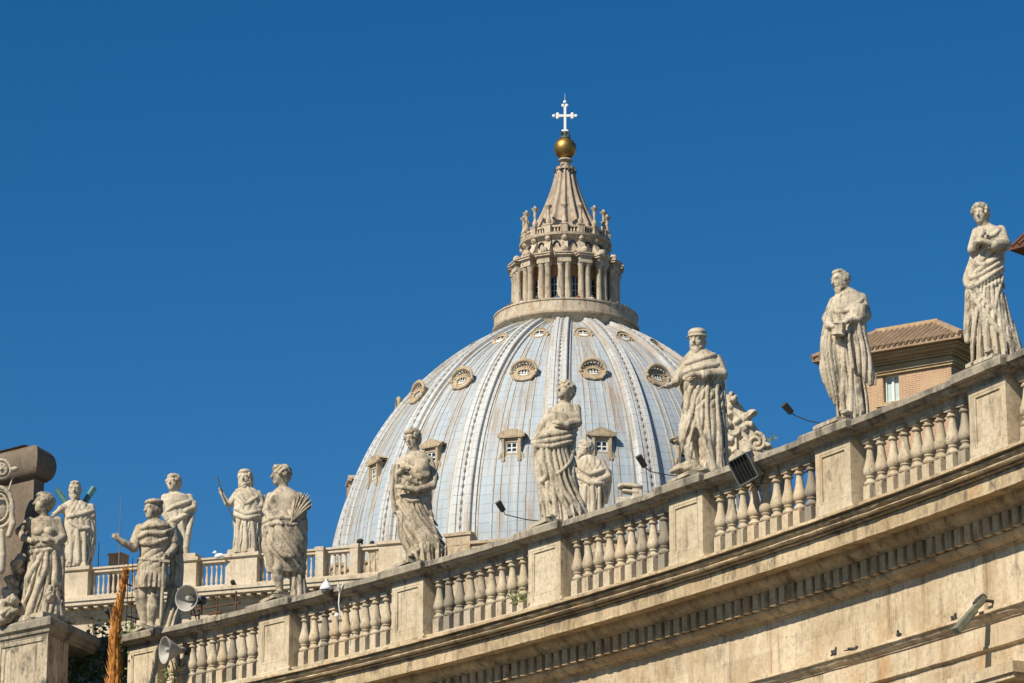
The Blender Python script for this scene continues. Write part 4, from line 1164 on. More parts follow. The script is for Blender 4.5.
class Fig:
    """a statue: picture measures (zoomed crop coordinates) become metres about its own base"""
    def __init__(self, name, label, group, root, win, vox, mat, cat='statue', base=(1.1, 0.95, 0.10), base_rz=0.0):
        self.rz = math.atan2(root.y, root.x) - math.pi / 2
        self.root = thing(name, label, cat, root, self.rz, group)
        self.px, self.py, d = project(root); self.s = FOC / d
        self.el = math.atan2(root.z, math.hypot(root.x, root.y))
        self.win = win; self.vox = vox; self.mat = mat
        Mi = (Matrix.Translation(root) @ Matrix.Rotation(self.rz, 4, 'Z')).inverted()
        self.R3 = Mi.to_3x3(); self.o3 = Mi @ Vector((0, 0, 0))
        self.body, self.robe, self.hair = Sculpt(vox), Sculpt(vox), Sculpt(vox * 0.85)
        self.ref = None; self.sleeve = None
        if base:
            m = MB(); br = base_rz - self.rz; c, s_ = math.cos(br), math.sin(br); a, b, h = base
            poly = [(-a / 2, -b / 2), (a / 2, -b / 2), (a / 2, b / 2), (-a / 2, b / 2)]
            poly = [(x * c - y * s_, x * s_ + y * c) for x, y in poly]
            m.prism(poly, 0, h * .75); m.prism([(x * .94, y * .94) for x, y in poly], h * .752, h)
            m.build('base', mat, self.root)
    def L(self, w): return w / self.win[2] / self.s
    def P(self, X, Y, dy=0.0):
        d = self.R3 @ ray(self.win[0] + X / self.win[2], self.win[1] + Y / self.win[2])
        t = (dy - self.o3.y) / d.y
        return np.array(self.o3 + d * t)
    def secs(self, rows, ratio=0.75, dy=0.0):
        out = []
        for r in rows:
            Y, a, b = r[:3]; q = r[3] if len(r) > 3 else ratio; o = (r[4] if len(r) > 4 else 0.0) + dy
            p0, p1 = self.P(a, Y, o), self.P(b, Y, o)
            rx = (p1[0] - p0[0]) / 2; out.append((p0[2], (p0[0] + p1[0]) / 2, o, rx, max(0.05, rx * q)))
        return out
    def loft(self, sk, rows, ratio=0.75, folds=(), k=0.06, seed=0, dy=0.0, ref=False, zpad=0.0, extend=0.0):
        S = self.secs(rows, ratio, dy)
        if extend: 
            b = min(S); S.append((b[0] - extend, b[1], b[2], b[3] * 1.03, b[4] * 1.03))
        sk.loft(S, folds, k, seed, zpad)
        if ref or self.ref is None: self.ref = np.array(sorted(S))
    def to_spine(self, X, Y, dy):
        p = self.P(X, Y, dy); S = self.ref; z = min(p[2], S[-1, 0] - .25)
        self.body.cone(p, (np.interp(z, S[:, 0], S[:, 1]), np.interp(z, S[:, 0], S[:, 2]), z), .05 * min(2.0, self.vox / V0), .07 * min(2.0, self.vox / V0), .03)
    def front(self, X, Y):
        p = self.P(X, Y); S = self.ref
        cx, cy, rx, ry = [np.interp(p[2], S[:, 0], S[:, i]) for i in range(1, 5)]
        u = max(-0.97, min(0.97, (p[0] - cx) / rx))
        return cy - ry * math.sqrt(1 - u * u)
    def F(self, X, Y, off=0.0): return self.P(X, Y, self.front(X, Y) + off)
    def rope(self, sk, pts, k=0.012, n=14, mode='add'):
        """rolled cloth on the front of the figure: (X, Y, radius[, depth offset])"""
        Q = np.array([(p[0], p[1], p[2], p[3] if len(p) > 3 else 0.0) for p in pts], float)
        t = np.arange(len(Q)); tt = np.linspace(0, len(Q) - 1, n)
        C = [np.interp(tt, t, Q[:, i]) for i in range(4)]
        if len(Q) > 2:
            for i in range(4):
                c = C[i].copy(); c[1:-1] = (C[i][:-2] + 2 * C[i][1:-1] + C[i][2:]) / 4; C[i] = c
        out = [(*self.F(x, y, o), self.L(r)) for x, y, r, o in zip(*C)]
        sk.chain(out, k, mode)
    def ropes(self, sk, lists, k=0.012):
        for l in lists: self.rope(sk, l, k)
    def fan(self, sk, top, bot, n, r, seed=0, sag=0.0, k=0.02, mid=0.0, amp=None):
        """long folds flowing from one line down to another, cut into the cloth just added; a few stand out as rolls"""
        fn, lo, hi, kk, mode = sk.prims[-1]
        P = lambda q: self.P(q[0], q[1], 0.0)
        tl, tr, bl, br = P(top[0]), P(top[-1]), P(bot[0]), P(bot[-1])
        A = amp if amp is not None else 0.0082 * r * (self.vox / V0) ** .6
        rs = np.random.RandomState(seed + 5); hs = rs.rand(200); ph = rs.rand(8) * 6.28
        mw = self.L(mid)
        def fn2(x, y, z):
            d = fn(x, y, z)
            w0 = np.clip((x - tl[0]) / (tr[0] - tl[0]), 0, 1)
            zt = tl[2] + (tr[2] - tl[2]) * w0; zb = bl[2] + (br[2] - bl[2]) * w0
            t = np.clip((zt - z) / (zt - zb), -.2, 1.2); tc = np.clip(t, 0, 1); e = tc ** 1.2
            xl = tl[0] + (bl[0] - tl[0]) * e + mw * np.sin(np.pi * tc); xr = tr[0] + (br[0] - tr[0]) * e + mw * np.sin(np.pi * tc)
            u = n * (x - xl) / (xr - xl) + .30 * np.sin(1.9 * z + ph[0]) + .16 * np.sin(4.3 * z + ph[1] + 2.2 * x) + ph[2]
            i = np.floor(u).astype(int) % 200; f = u - np.floor(u)
            pr = np.power(np.abs(np.sin(np.pi * np.power(f, .5 + hs[i]))), .62) - .66
            u2 = u * 2.35 + ph[3] + .2 * np.sin(3.1 * z + ph[4]); i2 = (np.floor(u2).astype(int) + 50) % 200
            p2 = np.power(np.abs(np.sin(np.pi * u2)), .7) - .6
            m = np.clip((t + .02) / .10, 0, 1) * (.55 + .55 * tc) * np.clip((xr - xl) / abs(br[0] - bl[0]), .3, 1.15)
            return d - m * A * ((.6 + .9 * hs[i]) * pr + .36 * hs[i2] * p2)
        sk.prims[-1] = (fn2, lo - A, hi + A, kk, mode)
        rg = random.Random(seed + 77)
        for q_ in range(max(2, int(n) // 3)):
            t0 = rg.uniform(.08, .92); t1 = min(.97, max(.03, t0 + rg.uniform(-.12, .12)))
            L_ = lambda a, b, t: (a[0] + (b[0] - a[0]) * t, a[1] + (b[1] - a[1]) * t)
            a, b = L_(top[0], top[-1], t0), L_(bot[0], bot[-1], t1); w = r * rg.uniform(.6, .95); s0 = rg.choice((0, .15, .3))
            self.rope(sk, [(a[0] + (b[0] - a[0]) * u ** 1.2 + mid * math.sin(math.pi * u), a[1] + (b[1] - a[1]) * u, w * (.35 + .75 * u), .25 * self.L(w)) for u in [s0 + (1 - s0) * q / 5 for q in range(6)]], k)
    def limb(self, sk, pts, k=0.035):
        """(X, Y, depth, radius in crop units)"""
        if sk is self.robe: self.sleeve = pts
        elif self.sleeve is not None:
            a = self.sleeve; q = [(x, y, d, r * .5) for x, y, d, r in a]
            sk.chain([(*self.P(x, y, d), self.L(r)) for x, y, d, r in q + [pts[0]]], k); self.to_spine(*q[0][:3]); self.sleeve = None
        elif pts[0][3] < 20 or len(pts) > 2: self.to_spine(*pts[0][:3])
        sk.chain([(*self.P(x, y, d), self.L(r)) for x, y, d, r in pts], k)
    def head(self, X, Y, H, yaw=0, pitch=0, roll=0, hair='short', beard=0, dy=-0.05, fat=1.0):
        self.hM = rotm(yaw, pitch, roll)
        make_head(self.body, self.hair, self.P(X, Y, dy), self.L(H), self.hM, hair, beard, fat)
    def hand(self, X, Y, dy, dX, dY, ddy, nrm, size, curl=0.5):
        a = self.P(X, Y, dy); b = self.P(X + dX, Y + dY, dy + ddy)
        make_hand(self.body, a, b - a, nrm, self.L(size), curl)
    def foot(self, sk, X, Y, dy, dX, size, ddy=-0.25):
        self.to_spine(X, Y, dy)
        a = self.P(X, Y, dy); b = self.P(X + dX, Y, dy + ddy); r = self.L(size)
        sk.chain([(*a, r * .5), (*((a + b) / 2 + np.array([0, 0, -r * .05])), r * .45), (*b, r * .3)], 0.05)
        dirv = (b - a); dirv /= np.linalg.norm(dirv); sd = np.array([dirv[1], -dirv[0], 0])
        for i in range(5):
            q = b + sd * r * (.42 * (i - 2) / 2); sk.cone(q, q + dirv * r * (.5 - .05 * abs(i - 1)), r * .13, r * .11, 0.02)
    def finish(self, clip=0.02, rough=0.0015):
        S = self.ref; q = self.vox / V0
        self.body.chain([(s_[1], s_[2], s_[0], max(.05, min(s_[3], s_[4]) * .6)) for s_ in S[::max(1, len(S) // 9)]] + [(S[-1, 1], S[-1, 2], S[-1, 0] - .02, min(S[-1, 3:]) * .8)], .06)
        f = self.body.mesh('figure', self.mat, self.root, rough * .4)
        if self.robe.prims: self.robe.mesh('robe', self.mat, self.root, rough, clipz=clip)
        if self.hair.prims: self.hair.mesh('hair', self.mat, self.root)
        return self.root

GN = 'stone saints standing on the near balustrade'
GF = 'stone saints on the far church facade'
V0 = 0.016
def ped_root(i, dr=0.66): return pol(R0 + dr, A_FIRST + A_STEP * i, 19.512)

# --- woman with a hand at her throat (topmost pedestal)
f = Fig('statue', 'stone woman holding one hand to her throat, highest statue at the right edge', GN, ped_root(0), (945, 195, 4.14), V0, MAT['statue'], base_rz=A_FIRST)
f.loft(f.robe, [(128, 142, 198, .8), (142, 128, 236, .62), (170, 118, 250, .62), (205, 113, 254, .66), (245, 112, 248, .72), (295, 104, 244), (345, 92, 242), (390, 86, 242), (440, 84, 250), (500, 88, 266), (560, 96, 286), (610, 104, 306), (655, 116, 322)],
       .74, [(0.17, -52, 0.042, 1.55, 2.62)], ref=True, extend=.4)
f.fan(f.robe, [(150, 372), (246, 300)], [(84, 640), (330, 650)], 7, 13, 1)
f.limb(f.body, [(160, 130, -.02, 23), (156, 108, -.03, 24)])
f.head(147, 78, 88, 18, 6, 0, 'curly')
f.limb(f.robe, [(230, 148, .02, 24), (246, 205, -.12, 25), (205, 208, -.36, 22)]); f.limb(f.body, [(210, 207, -.36, 16), (150, 190, -.46, 13)]); f.hand(152, 191, -.46, -30, -4, -.02, (0, .6, -.5), 44, .6)
f.limb(f.robe, [(133, 155, -.02, 22), (116, 225, -.22, 24)]); f.limb(f.body, [(118, 225, -.24, 17), (152, 165, -.40, 12)]); f.hand(153, 164, -.40, 14, -30, .05, (-.3, .9, 0), 44, .5)
f.ropes(f.robe, [[(126, 222, 12), (104, 300, 15), (84, 362, 17), (112, 388, 14), (160, 352, 12), (236, 300, 9)], [(138, 240, 9), (120, 300, 12), (104, 350, 12), (150, 330, 9), (240, 270, 8)],
                 [(150, 232, 8), (138, 290, 9), (180, 285, 8), (246, 240, 7)], [(100, 392, 8), (150, 470, 12), (220, 560, 12), (300, 640, 14)], [(120, 385, 7), (200, 470, 10), (270, 560, 11), (312, 625, 9)],
                 [(92, 400, 10), (92, 480, 12), (88, 560, 13), (92, 605, 12)], [(110, 420, 8), (122, 520, 10), (118, 600, 12)], [(140, 440, 7), (165, 540, 9), (172, 640, 11)],
                 [(238, 340, 8), (215, 420, 7), (200, 520, 8), (215, 640, 9)], [(140, 150, 9), (165, 180, 9), (205, 165, 9), (228, 142, 8)], [(150, 205, 7), (190, 230, 8), (244, 232, 8)]])
f.foot(f.body, 185, 648, -.36, -10, 26)
f.finish()

# --- bald bearded man with a block
f = Fig('statue', 'bald bearded stone man in a heavy cape clasping a block, before the brick house', GN, ped_root(1), (805, 260, 4.27), V0, MAT['statue'], base_rz=A_FIRST)
f.loft(f.robe, [(122, 150, 200, .8), (142, 132, 238, .62), (178, 110, 258, .62), (230, 104, 262, .66), (290, 100, 256, .72), (350, 96, 250), (420, 102, 252), (500, 116, 256), (580, 130, 264), (660, 134, 276)],
       .78, [(0.19, 42, 0.045, 1.6, 2.72)], ref=True, extend=.4)
f.fan(f.robe, [(112, 320), (240, 300)], [(140, 655), (268, 655)], 5, 12, 2)
f.loft(f.robe, [(280, 76, 116, 1.2), (345, 66, 122, 1.3), (400, 62, 134, 1.2), (470, 62, 148, 1.1), (530, 78, 150, 1.0), (585, 106, 148, 1.0), (616, 126, 140, 1.0)], 1.0, dy=-.16, seed=3)
f.fan(f.robe, [(86, 300), (118, 300)], [(112, 600), (140, 604)], 1.6, 9, 4, mid=-12, amp=.03)
f.loft(f.robe, [(195, 196, 270, .9), (260, 180, 264, .9), (330, 184, 264, .8), (400, 190, 280, .8), (450, 200, 292, .75), (490, 226, 302, .7), (534, 272, 300, .7)], .8, dy=-.2, seed=5)
f.fan(f.robe, [(190, 215), (268, 205)], [(205, 500), (290, 525)], 3, 10, 3, amp=.05)
f.limb(f.body, [(170, 135, 0, 24), (160, 108, -.04, 25)])
f.head(150, 84, 92, 58, 14, 0, 'bald', 1.2)
f.limb(f.robe, [(242, 165, .02, 25), (256, 235, -.1, 27), (226, 252, -.34, 23)]); f.limb(f.body, [(228, 250, -.34, 16), (178, 262, -.5, 13)]); f.hand(180, 262, -.5, -30, 14, 0, (0, .9, -.2), 46, .8)
f.limb(f.robe, [(124, 180, .02, 22), (96, 250, -.12, 23), (104, 280, -.3, 20)]); f.limb(f.body, [(100, 272, -.3, 15), (122, 284, -.46, 13)]); f.hand(120, 284, -.46, 26, 12, 0, (0, .9, -.2), 44, .8)
f.ropes(f.robe, [[(120, 190, 9), (140, 225, 11), (190, 215, 10), (246, 168, 10)], [(118, 235, 8), (95, 300, 10), (92, 370, 11), (84, 450, 11), (128, 590, 9)], [(128, 330, 7), (118, 420, 9), (132, 560, 9)],
                 [(192, 250, 8), (186, 330, 8, -.12), (196, 410, 9, -.12), (205, 460, 9, -.1)], [(216, 260, 9), (222, 350, 9, -.12), (236, 450, 10, -.1), (268, 510, 9)], [(246, 250, 9), (256, 360, 9), (276, 480, 8)],
                 [(164, 360, 8), (166, 480, 10), (158, 640, 12)], [(196, 460, 7), (198, 560, 9), (196, 645, 12)], [(228, 500, 8), (236, 580, 10), (244, 645, 12)]])
f.foot(f.body, 178, 652, -.36, -14, 26)
f.finish()
sk = Sculpt(V0); h_ = f.L(28); M_ = rotm(30, 0, 8); bx = f.P(143, 296, -.46); sk.boxp(bx, (h_, h_ * .6, h_), .02, M_, .03); sk.ell(bx + np.array([0, -.03, h_ * .9]), (h_ * 1.1, h_ * .75, h_ * .28), .03, M_); sk.ell(bx - np.array([0, .03, h_ * .9]), (h_ * 1.05, h_ * .75, h_ * .25), .03, M_); sk.mesh('block', MAT['statue'], f.root, .008)

# --- man in a flat cap
f = Fig('statue', 'bearded stone man in a thick flat cap, long cloak open at the lower left', GN, ped_root(2), (660, 320, 4.27), V0, MAT['statue'], base_rz=A_FIRST)
f.loft(f.robe, [(122, 134, 190, .8), (146, 112, 236, .62), (188, 96, 260, .62), (230, 88, 266, .66), (272, 86, 270, .7), (330, 98, 274), (400, 100, 280), (460, 92, 284), (520, 92, 286), (580, 110, 288), (640, 134, 290)],
       .74, [(0.17, -42, 0.035, 1.6, 2.6)], ref=True, extend=.4)
f.fan(f.robe, [(150, 280), (262, 250)], [(80, 600), (292, 645)], 6, 14, 5, mid=10)
f.loft(f.robe, [(395, 100, 150, 1.2), (430, 88, 160, 1.2), (470, 80, 150, 1.2), (520, 84, 140, 1.2), (580, 108, 150, 1.2), (620, 120, 150, 1.2)], 1.0, [(0.15, 12, 0.05, 0, 9)], dy=-.05, seed=8)
f.robe.ell(f.P(168, 540, -.42), (f.L(26), .3, f.L(85)), .05, rotm(0, 0, -10), 'sub')
f.limb(f.body, [(160, 130, 0, 24), (158, 108, -.04, 25)])
f.head(158, 86, 96, 22, 6, 0, 'cap', .8)
f.limb(f.robe, [(116, 176, 0, 24), (84, 236, -.12, 25), (66, 268, -.22, 20)]); f.limb(f.body, [(78, 262, -.2, 14), (30, 284, -.42, 11)]); f.hand(32, 283, -.42, -34, 0, -.05, (0, .3, -1), 46, .5)
f.limb(f.robe, [(244, 172, .02, 25), (262, 232, -.1, 27), (190, 236, -.40, 24)]); f.limb(f.body, [(200, 236, -.4, 16), (140, 232, -.5, 13)]); f.hand(142, 232, -.5, -32, 4, 0, (0, .8, -.4), 46, .7)
f.ropes(f.robe, [[(104, 190, 12), (160, 170, 12), (230, 150, 12)], [(98, 226, 12), (160, 205, 13), (244, 190, 12)], [(100, 250, 10), (150, 258, 11), (235, 228, 12)], [(150, 262, 10), (126, 310, 11), (112, 390, 12), (92, 452, 13)],
                 [(172, 262, 8), (150, 330, 9), (134, 410, 11), (104, 462, 12)], [(120, 300, 8), (110, 360, 10), (98, 440, 11)], [(205, 270, 7), (200, 380, 8), (210, 500, 9), (232, 640, 11)], [(240, 262, 7), (246, 380, 8), (256, 500, 9), (270, 636, 10)],
                 [(160, 400, 8), (172, 470, 9), (205, 560, 10), (236, 636, 12)], [(266, 250, 9), (276, 340, 8), (284, 460, 8)], [(120, 540, 9), (130, 600, 10), (150, 640, 12)]])
f.foot(f.body, 196, 640, -.36, -14, 26)
f.finish()
sk = Sculpt(V0); sk.chain([(*f.P(52, 646, -.2), f.L(12)), (*f.P(84, 632, -.26), f.L(16)), (*f.P(120, 622, -.30), f.L(20)), (*f.P(165, 640, -.3), f.L(22))], .06); sk.ell(f.P(110, 640, -.2), (f.L(60), .22, f.L(18)), .06, bump=(.03, 14)); sk.mesh('rock', MAT['statue_dark'], f.root, .01)

# --- bare-shouldered man
f = Fig('statue', 'curly-haired stone man with bare shoulders looking up left, cloth wound round his hips', GN, ped_root(3), (520, 370, 4.41), V0, MAT['statue'], base_rz=A_FIRST)
f.loft(f.body, [(142, 176, 212, .9), (158, 150, 238, .7), (185, 128, 258, .6), (225, 114, 256, .62), (262, 104, 248, .66), (300, 92, 240, .7), (360, 92, 236, .7)], .65, k=.05, ref=True)
f.body.ell(f.F(160, 206, .035), (f.L(36), .06, f.L(20)), .06); f.body.ell(f.F(220, 206, .035), (f.L(36), .06, f.L(20)), .06)
f.loft(f.robe, [(262, 92, 250, .7), (285, 66, 250, .72), (330, 56, 246), (380, 62, 244), (430, 70, 246), (480, 76, 250), (530, 84, 258), (580, 92, 276), (640, 108, 292)],
       .76, ref=True, extend=.4, seed=2)
f.fan(f.robe, [(62, 330), (170, 325)], [(100, 650), (300, 610)], 6, 14, 6, mid=-12)
f.limb(f.body, [(196, 150, 0, 22), (200, 118, -.05, 23)])
f.head(202, 90, 88, 50, -12, 0, 'curly')
f.limb(f.body, [(246, 172, .03, 23), (252, 232, -.1, 21), (205, 244, -.36, 16), (172, 234, -.44, 12)]); f.hand(174, 235, -.44, -26, -10, 0, (0, .8, -.3), 44, .7)
f.limb(f.body, [(136, 188, .0, 22), (98, 248, -.04, 19), (74, 296, -.2, 14)]); f.hand(76, 292, -.2, -8, 26, -.05, (.6, .5, 0), 44, .9)
f.ropes(f.robe, [[(60, 308, 13), (120, 286, 14), (180, 280, 13), (246, 262, 12)], [(58, 322, 11), (130, 312, 12), (200, 300, 11), (244, 285, 10)], [(64, 335, 10), (140, 338, 11), (240, 310, 9)], [(72, 322, 13), (66, 380, 13), (80, 450, 15), (92, 540, 14), (104, 636, 14)],
                 [(98, 350, 10), (104, 420, 12), (118, 470, 12), (92, 500, 12)], [(120, 350, 8), (135, 430, 10), (180, 520, 11), (262, 625, 13)], [(238, 330, 9), (228, 400, 8), (190, 440, 8), (150, 470, 8)], [(236, 400, 8), (232, 480, 9), (262, 570, 10), (284, 630, 12)],
                 [(140, 470, 9), (150, 540, 11), (158, 640, 13)], [(120, 500, 8), (124, 570, 11), (126, 645, 13)], [(180, 540, 8), (200, 590, 10), (226, 640, 12)]])
f.foot(f.body, 140, 645, -.36, -14, 26)
f.finish()

# --- woman with long forearm, before the dome's left flank
f = Fig('statue', 'stone woman looking down, one long forearm laid across her waist, skirt sweeping right', GN, ped_root(4), (370, 420, 4.556), V0, MAT['statue_dark'], base_rz=A_FIRST)
f.loft(f.robe, [(142, 182, 232, .8), (160, 158, 266, .62), (195, 136, 284, .62), (235, 122, 290, .68), (285, 118, 286, .72), (335, 116, 280), (390, 116, 280), (440, 120, 288), (490, 126, 304), (540, 136, 326), (590, 150, 342), (620, 156, 350)],
       .74, [(0.16, -30, 0.04, 1.6, 2.55)], ref=True, extend=.4, seed=4)
f.fan(f.robe, [(112, 345), (215, 360)], [(150, 620), (352, 575)], 6, 14, 7, mid=-14)
f.limb(f.body, [(205, 150, 0, 22), (202, 118, -.05, 22)])
f.head(193, 84, 90, 32, 14, 0, 'bun')
f.limb(f.robe, [(268, 185, .02, 23), (292, 262, -.14, 22)]); f.limb(f.body, [(292, 262, -.16, 18), (284, 300, -.30, 18), (215, 318, -.46, 16), (150, 308, -.5, 12)]); f.hand(152, 308, -.5, -34, -8, 0, (0, .9, -.2), 48, .5)
f.limb(f.robe, [(150, 190, .02, 23), (116, 250, -.1, 22)]); f.limb(f.body, [(118, 250, -.14, 16), (150, 225, -.36, 13)]); f.hand(148, 226, -.36, 28, -12, -.03, (0, .8, -.3), 44, .6)
f.loft(f.robe, [(205, 100, 138, 1.1), (260, 92, 132, 1.2), (330, 92, 126, 1.2), (390, 100, 128, 1.2), (425, 106, 124, 1.0)], 1.0, [(0.13, 4, 0.045, 0, 9)], dy=-.12, seed=6)
f.robe.ell(f.P(242, 212, -.34), (f.L(34), .13, f.L(42)), .07, rotm(0, 0, 20), bump=(.035, 13)); f.robe.ell(f.P(250, 250, -.33), (f.L(28), .12, f.L(22)), .05, bump=(.03, 15))
f.ropes(f.robe, [[(160, 178, 10), (200, 205, 10), (262, 180, 10)], [(140, 205, 10), (190, 240, 11), (225, 270, 10), (280, 250, 10)], [(128, 230, 8), (170, 268, 9), (215, 290, 9)], [(128, 340, 9), (190, 372, 9), (272, 350, 8)],
                 [(124, 370, 9), (170, 440, 11), (240, 520, 12), (322, 598, 13)], [(140, 350, 8), (210, 440, 10), (280, 530, 11), (336, 590, 10)], [(130, 420, 9), (160, 500, 11), (220, 590, 12)], [(136, 470, 8), (160, 560, 10), (190, 612, 12)], [(272, 400, 8), (284, 470, 9), (310, 550, 9)]])
f.foot(f.body, 190, 618, -.36, -8, 26)
f.finish()

# --- martyr with a palm branch
f = Fig('statue', 'bare-chested stone man with thick curls, looking left and holding a palm branch', GN, ped_root(5), (210, 455, 4.71), V0, MAT['statue_dark'], base_rz=A_FIRST)
f.loft(f.body, [(150, 322, 366, .9), (168, 300, 404, .7), (195, 280, 428, .6), (240, 272, 428, .62), (285, 276, 420, .66), (330, 280, 420, .7), (400, 285, 420, .7)], .65, k=.05, ref=True)
f.body.ell(f.F(318, 208, .035), (f.L(38), .06, f.L(22)), .06); f.body.ell(f.F(380, 208, .035), (f.L(38), .06, f.L(22)), .06)
f.loft(f.robe, [(268, 272, 442, .7), (300, 252, 456, .74), (350, 248, 458), (400, 248, 454), (450, 252, 450), (490, 260, 450, .7), (530, 270, 448, .6), (555, 282, 446, .5)],
       .76, [(0.30, 30, 0.075, 0.0, 9)], ref=True, seed=9)
f.loft(f.robe, [(440, 384, 452, 1.0), (500, 380, 446, 1.0), (560, 376, 446, 1.0), (640, 378, 456, 1.0)], 1.0, [(0.17, 4, 0.07, 0, 9)], dy=.06, seed=12, extend=.4)
f.limb(f.body, [(345, 160, 0, 24), (340, 125, -.03, 25)])
f.head(332, 95, 96, 74, 2, 0, 'curly')
f.limb(f.body, [(288, 198, .02, 24), (266, 262, -.04, 20), (288, 304, -.28, 15)]); f.hand(286, 302, -.28, 26, 14, -.05, (0, .8, -.3), 46, .7)
f.limb(f.body, [(418, 198, .03, 25), (436, 275, -.05, 21), (386, 314, -.36, 16)]); f.hand(390, 312, -.36, -24, 6, -.04, (0, .6, .6), 46, 1.0)
f.limb(f.body, [(322, 470, -.12, 34), (316, 540, -.2, 26), (322, 580, -.16, 24), (330, 640, -.1, 16)]); f.foot(f.body, 330, 648, -.12, -16, 28)
f.ropes(f.robe, [[(256, 318, 14), (310, 292, 13), (370, 300, 12), (440, 280, 12)], [(254, 340, 13), (310, 318, 13), (390, 330, 12), (450, 310, 11)], [(256, 350, 14), (262, 430, 15), (290, 500, 15), (306, 560, 13)], [(280, 345, 10), (300, 420, 12), (340, 470, 13), (372, 482, 12)],
                 [(310, 345, 9), (350, 410, 11), (392, 470, 11)], [(360, 340, 9), (400, 400, 11), (440, 452, 11)], [(400, 335, 9), (430, 380, 10), (450, 440, 10)], [(262, 400, 11), (272, 480, 12), (290, 545, 11)]])
f.finish()
m = MB()
b0 = Vector(f.P(378, 325, -.44)); tip = Vector(f.P(462, 178, -.42)); ax_ = (tip - b0); side = Vector((ax_.z, 0, -ax_.x)).normalized()
for k in range(13):
    u = -1 + 2 * k / 12
    L_ = ax_.length * (1.0 - .28 * abs(u)); d_ = (ax_.normalized() + side * u * 0.42).normalized()
    p0 = b0 + ax_ * (0.06 * abs(u)); w_ = 0.042
    sd = Vector((d_.z, 0, -d_.x)).normalized() * w_
    rings = []
    for q, wq in ((0.0, .35), (.3, .8), (.6, 1.0), (.85, .7), (1.0, .12)):
        p = p0 + d_ * L_ * q + Vector((0, -.05 * math.sin(q * 3.1) - .03 * (k % 2), 0)); rings.append([p - sd * wq, p + Vector((0, -.035 * wq, 0)), p + sd * wq, p + Vector((0, .035 * wq, 0))])
    m.loft(rings)
m.build('palm_branch', MAT['statue_dark'], f.root, smooth=False)

# --- soldier
f = Fig('statue', 'stone soldier in a short tunic and beret pointing left with bent arm', GN, ped_root(6), (90, 465, 4.14), V0, MAT['statue_dark'], base_rz=A_FIRST)
f.loft(f.body, [(225, 246, 292, .9), (238, 222, 320, .7), (262, 196, 346, .6), (300, 192, 342, .64), (345, 204, 328, .68), (385, 206, 320, .72), (430, 204, 318, .7)], .66, k=.05, ref=True)
f.loft(f.robe, [(262, 200, 344, .66), (300, 196, 338, .70), (345, 206, 326, .74), (380, 206, 320, .78), (388, 202, 322, .78), (420, 198, 324, .8), (460, 192, 326, .82), (500, 184, 322, .84), (516, 182, 322, .84)],
       .8, [(0.16, 2, 0.085, 0.0, 1.68), (0.2, -60, 0.03, 1.75, 2.6)], ref=True, seed=14)
f.limb(f.body, [(268, 236, 0, 22), (264, 205, -.04, 23)])
f.head(260, 182, 84, 56, 2, 0, 'beret')
f.limb(f.robe, [(210, 268, 0, 26), (186, 318, -.08, 22)]); f.limb(f.body, [(196, 300, -.05, 20), (182, 344, -.16, 18), (140, 322, -.3, 14), (116, 306, -.36, 11)]); f.hand(118, 308, -.36, -22, -18, -.05, (0, .9, .2), 44, .9)
f.limb(f.robe, [(334, 262, .02, 27), (346, 318, -.04, 24)]); f.limb(f.body, [(340, 300, 0, 20), (346, 345, -.1, 18), (318, 378, -.3, 14), (308, 388, -.34, 12)]); f.hand(312, 384, -.34, -14, 20, -.04, (0, .7, .3), 44, 1.1)
f.limb(f.body, [(215, 480, 0, 34), (212, 545, -.06, 27), (218, 590, .0, 25), (226, 660, .02, 15)]); f.foot(f.body, 222, 664, .0, -18, 28)
f.limb(f.body, [(272, 480, -.02, 34), (264, 545, -.1, 27), (262, 590, -.06, 26), (252, 660, -.02, 15)]); f.foot(f.body, 252, 666, -.04, 0, 28)
f.loft(f.robe, [(240, 288, 352, .5), (300, 306, 380, .5), (360, 326, 384, .6), (430, 334, 384, .6), (500, 330, 380, .6), (570, 316, 374, .6), (660, 296, 372, .6)], .6, [(0.19, -6, 0.07, 0, 9)], dy=.16, seed=15, extend=.3)
f.ropes(f.robe, [[(200, 300, 10), (240, 278, 12), (300, 286, 11), (344, 262, 11)], [(196, 320, 9), (250, 330, 10), (330, 300, 10)], [(214, 262, 10), (262, 252, 10), (322, 250, 10)], [(206, 388, 6), (262, 396, 6), (320, 386, 6)]])
f.finish()
m = MB(); m.tube([f.P(312, 372, -.42), f.P(306, 392, -.42), f.P(300, 520, -.38), f.P(292, 655, -.34)], [.06, .045, .05, .04], 8); m.box(f.P(308, 398, -.42), (.3, .1, .07)); m.build('sword', MAT['statue_dark'], f.root)

# --- woman on the corner pier
pr = Vector((A_.x, A_.y, 0)) + Vector((fdir.x, fdir.y, 0)) * 0.95 + Vector((rdir.x, rdir.y, 0)) * 0.85; pr.z = 19.53
f = Fig('statue', 'stone woman with one hand on her hip, leftmost full statue on the corner pier', GN, pr, (0, 470, 4.27), V0, MAT['statue_dark'], base=(1.5, 1.2, .16), base_rz=ang)
f.loft(f.robe, [(198, 166, 214, .8), (214, 128, 246, .62), (250, 118, 262, .62), (290, 124, 268, .68), (335, 128, 272), (385, 122, 276), (440, 112, 276), (500, 106, 272), (560, 102, 270), (632, 98, 276)],
       .74, [(0.16, 40, 0.035, 1.6, 2.6)], ref=True, extend=.25, seed=20)
f.fan(f.robe, [(165, 335), (262, 330)], [(84, 628), (280, 632)], 6, 13, 9, mid=8)
f.body.ell(f.F(165, 262, .02), (f.L(24), .10, f.L(22)), .05); f.body.ell(f.F(212, 262, .02), (f.L(24), .10, f.L(22)), .05)
f.limb(f.body, [(190, 205, 0, 20), (186, 175, -.04, 21)])
f.head(184, 140, 88, 68, -2, 0, 'bun')
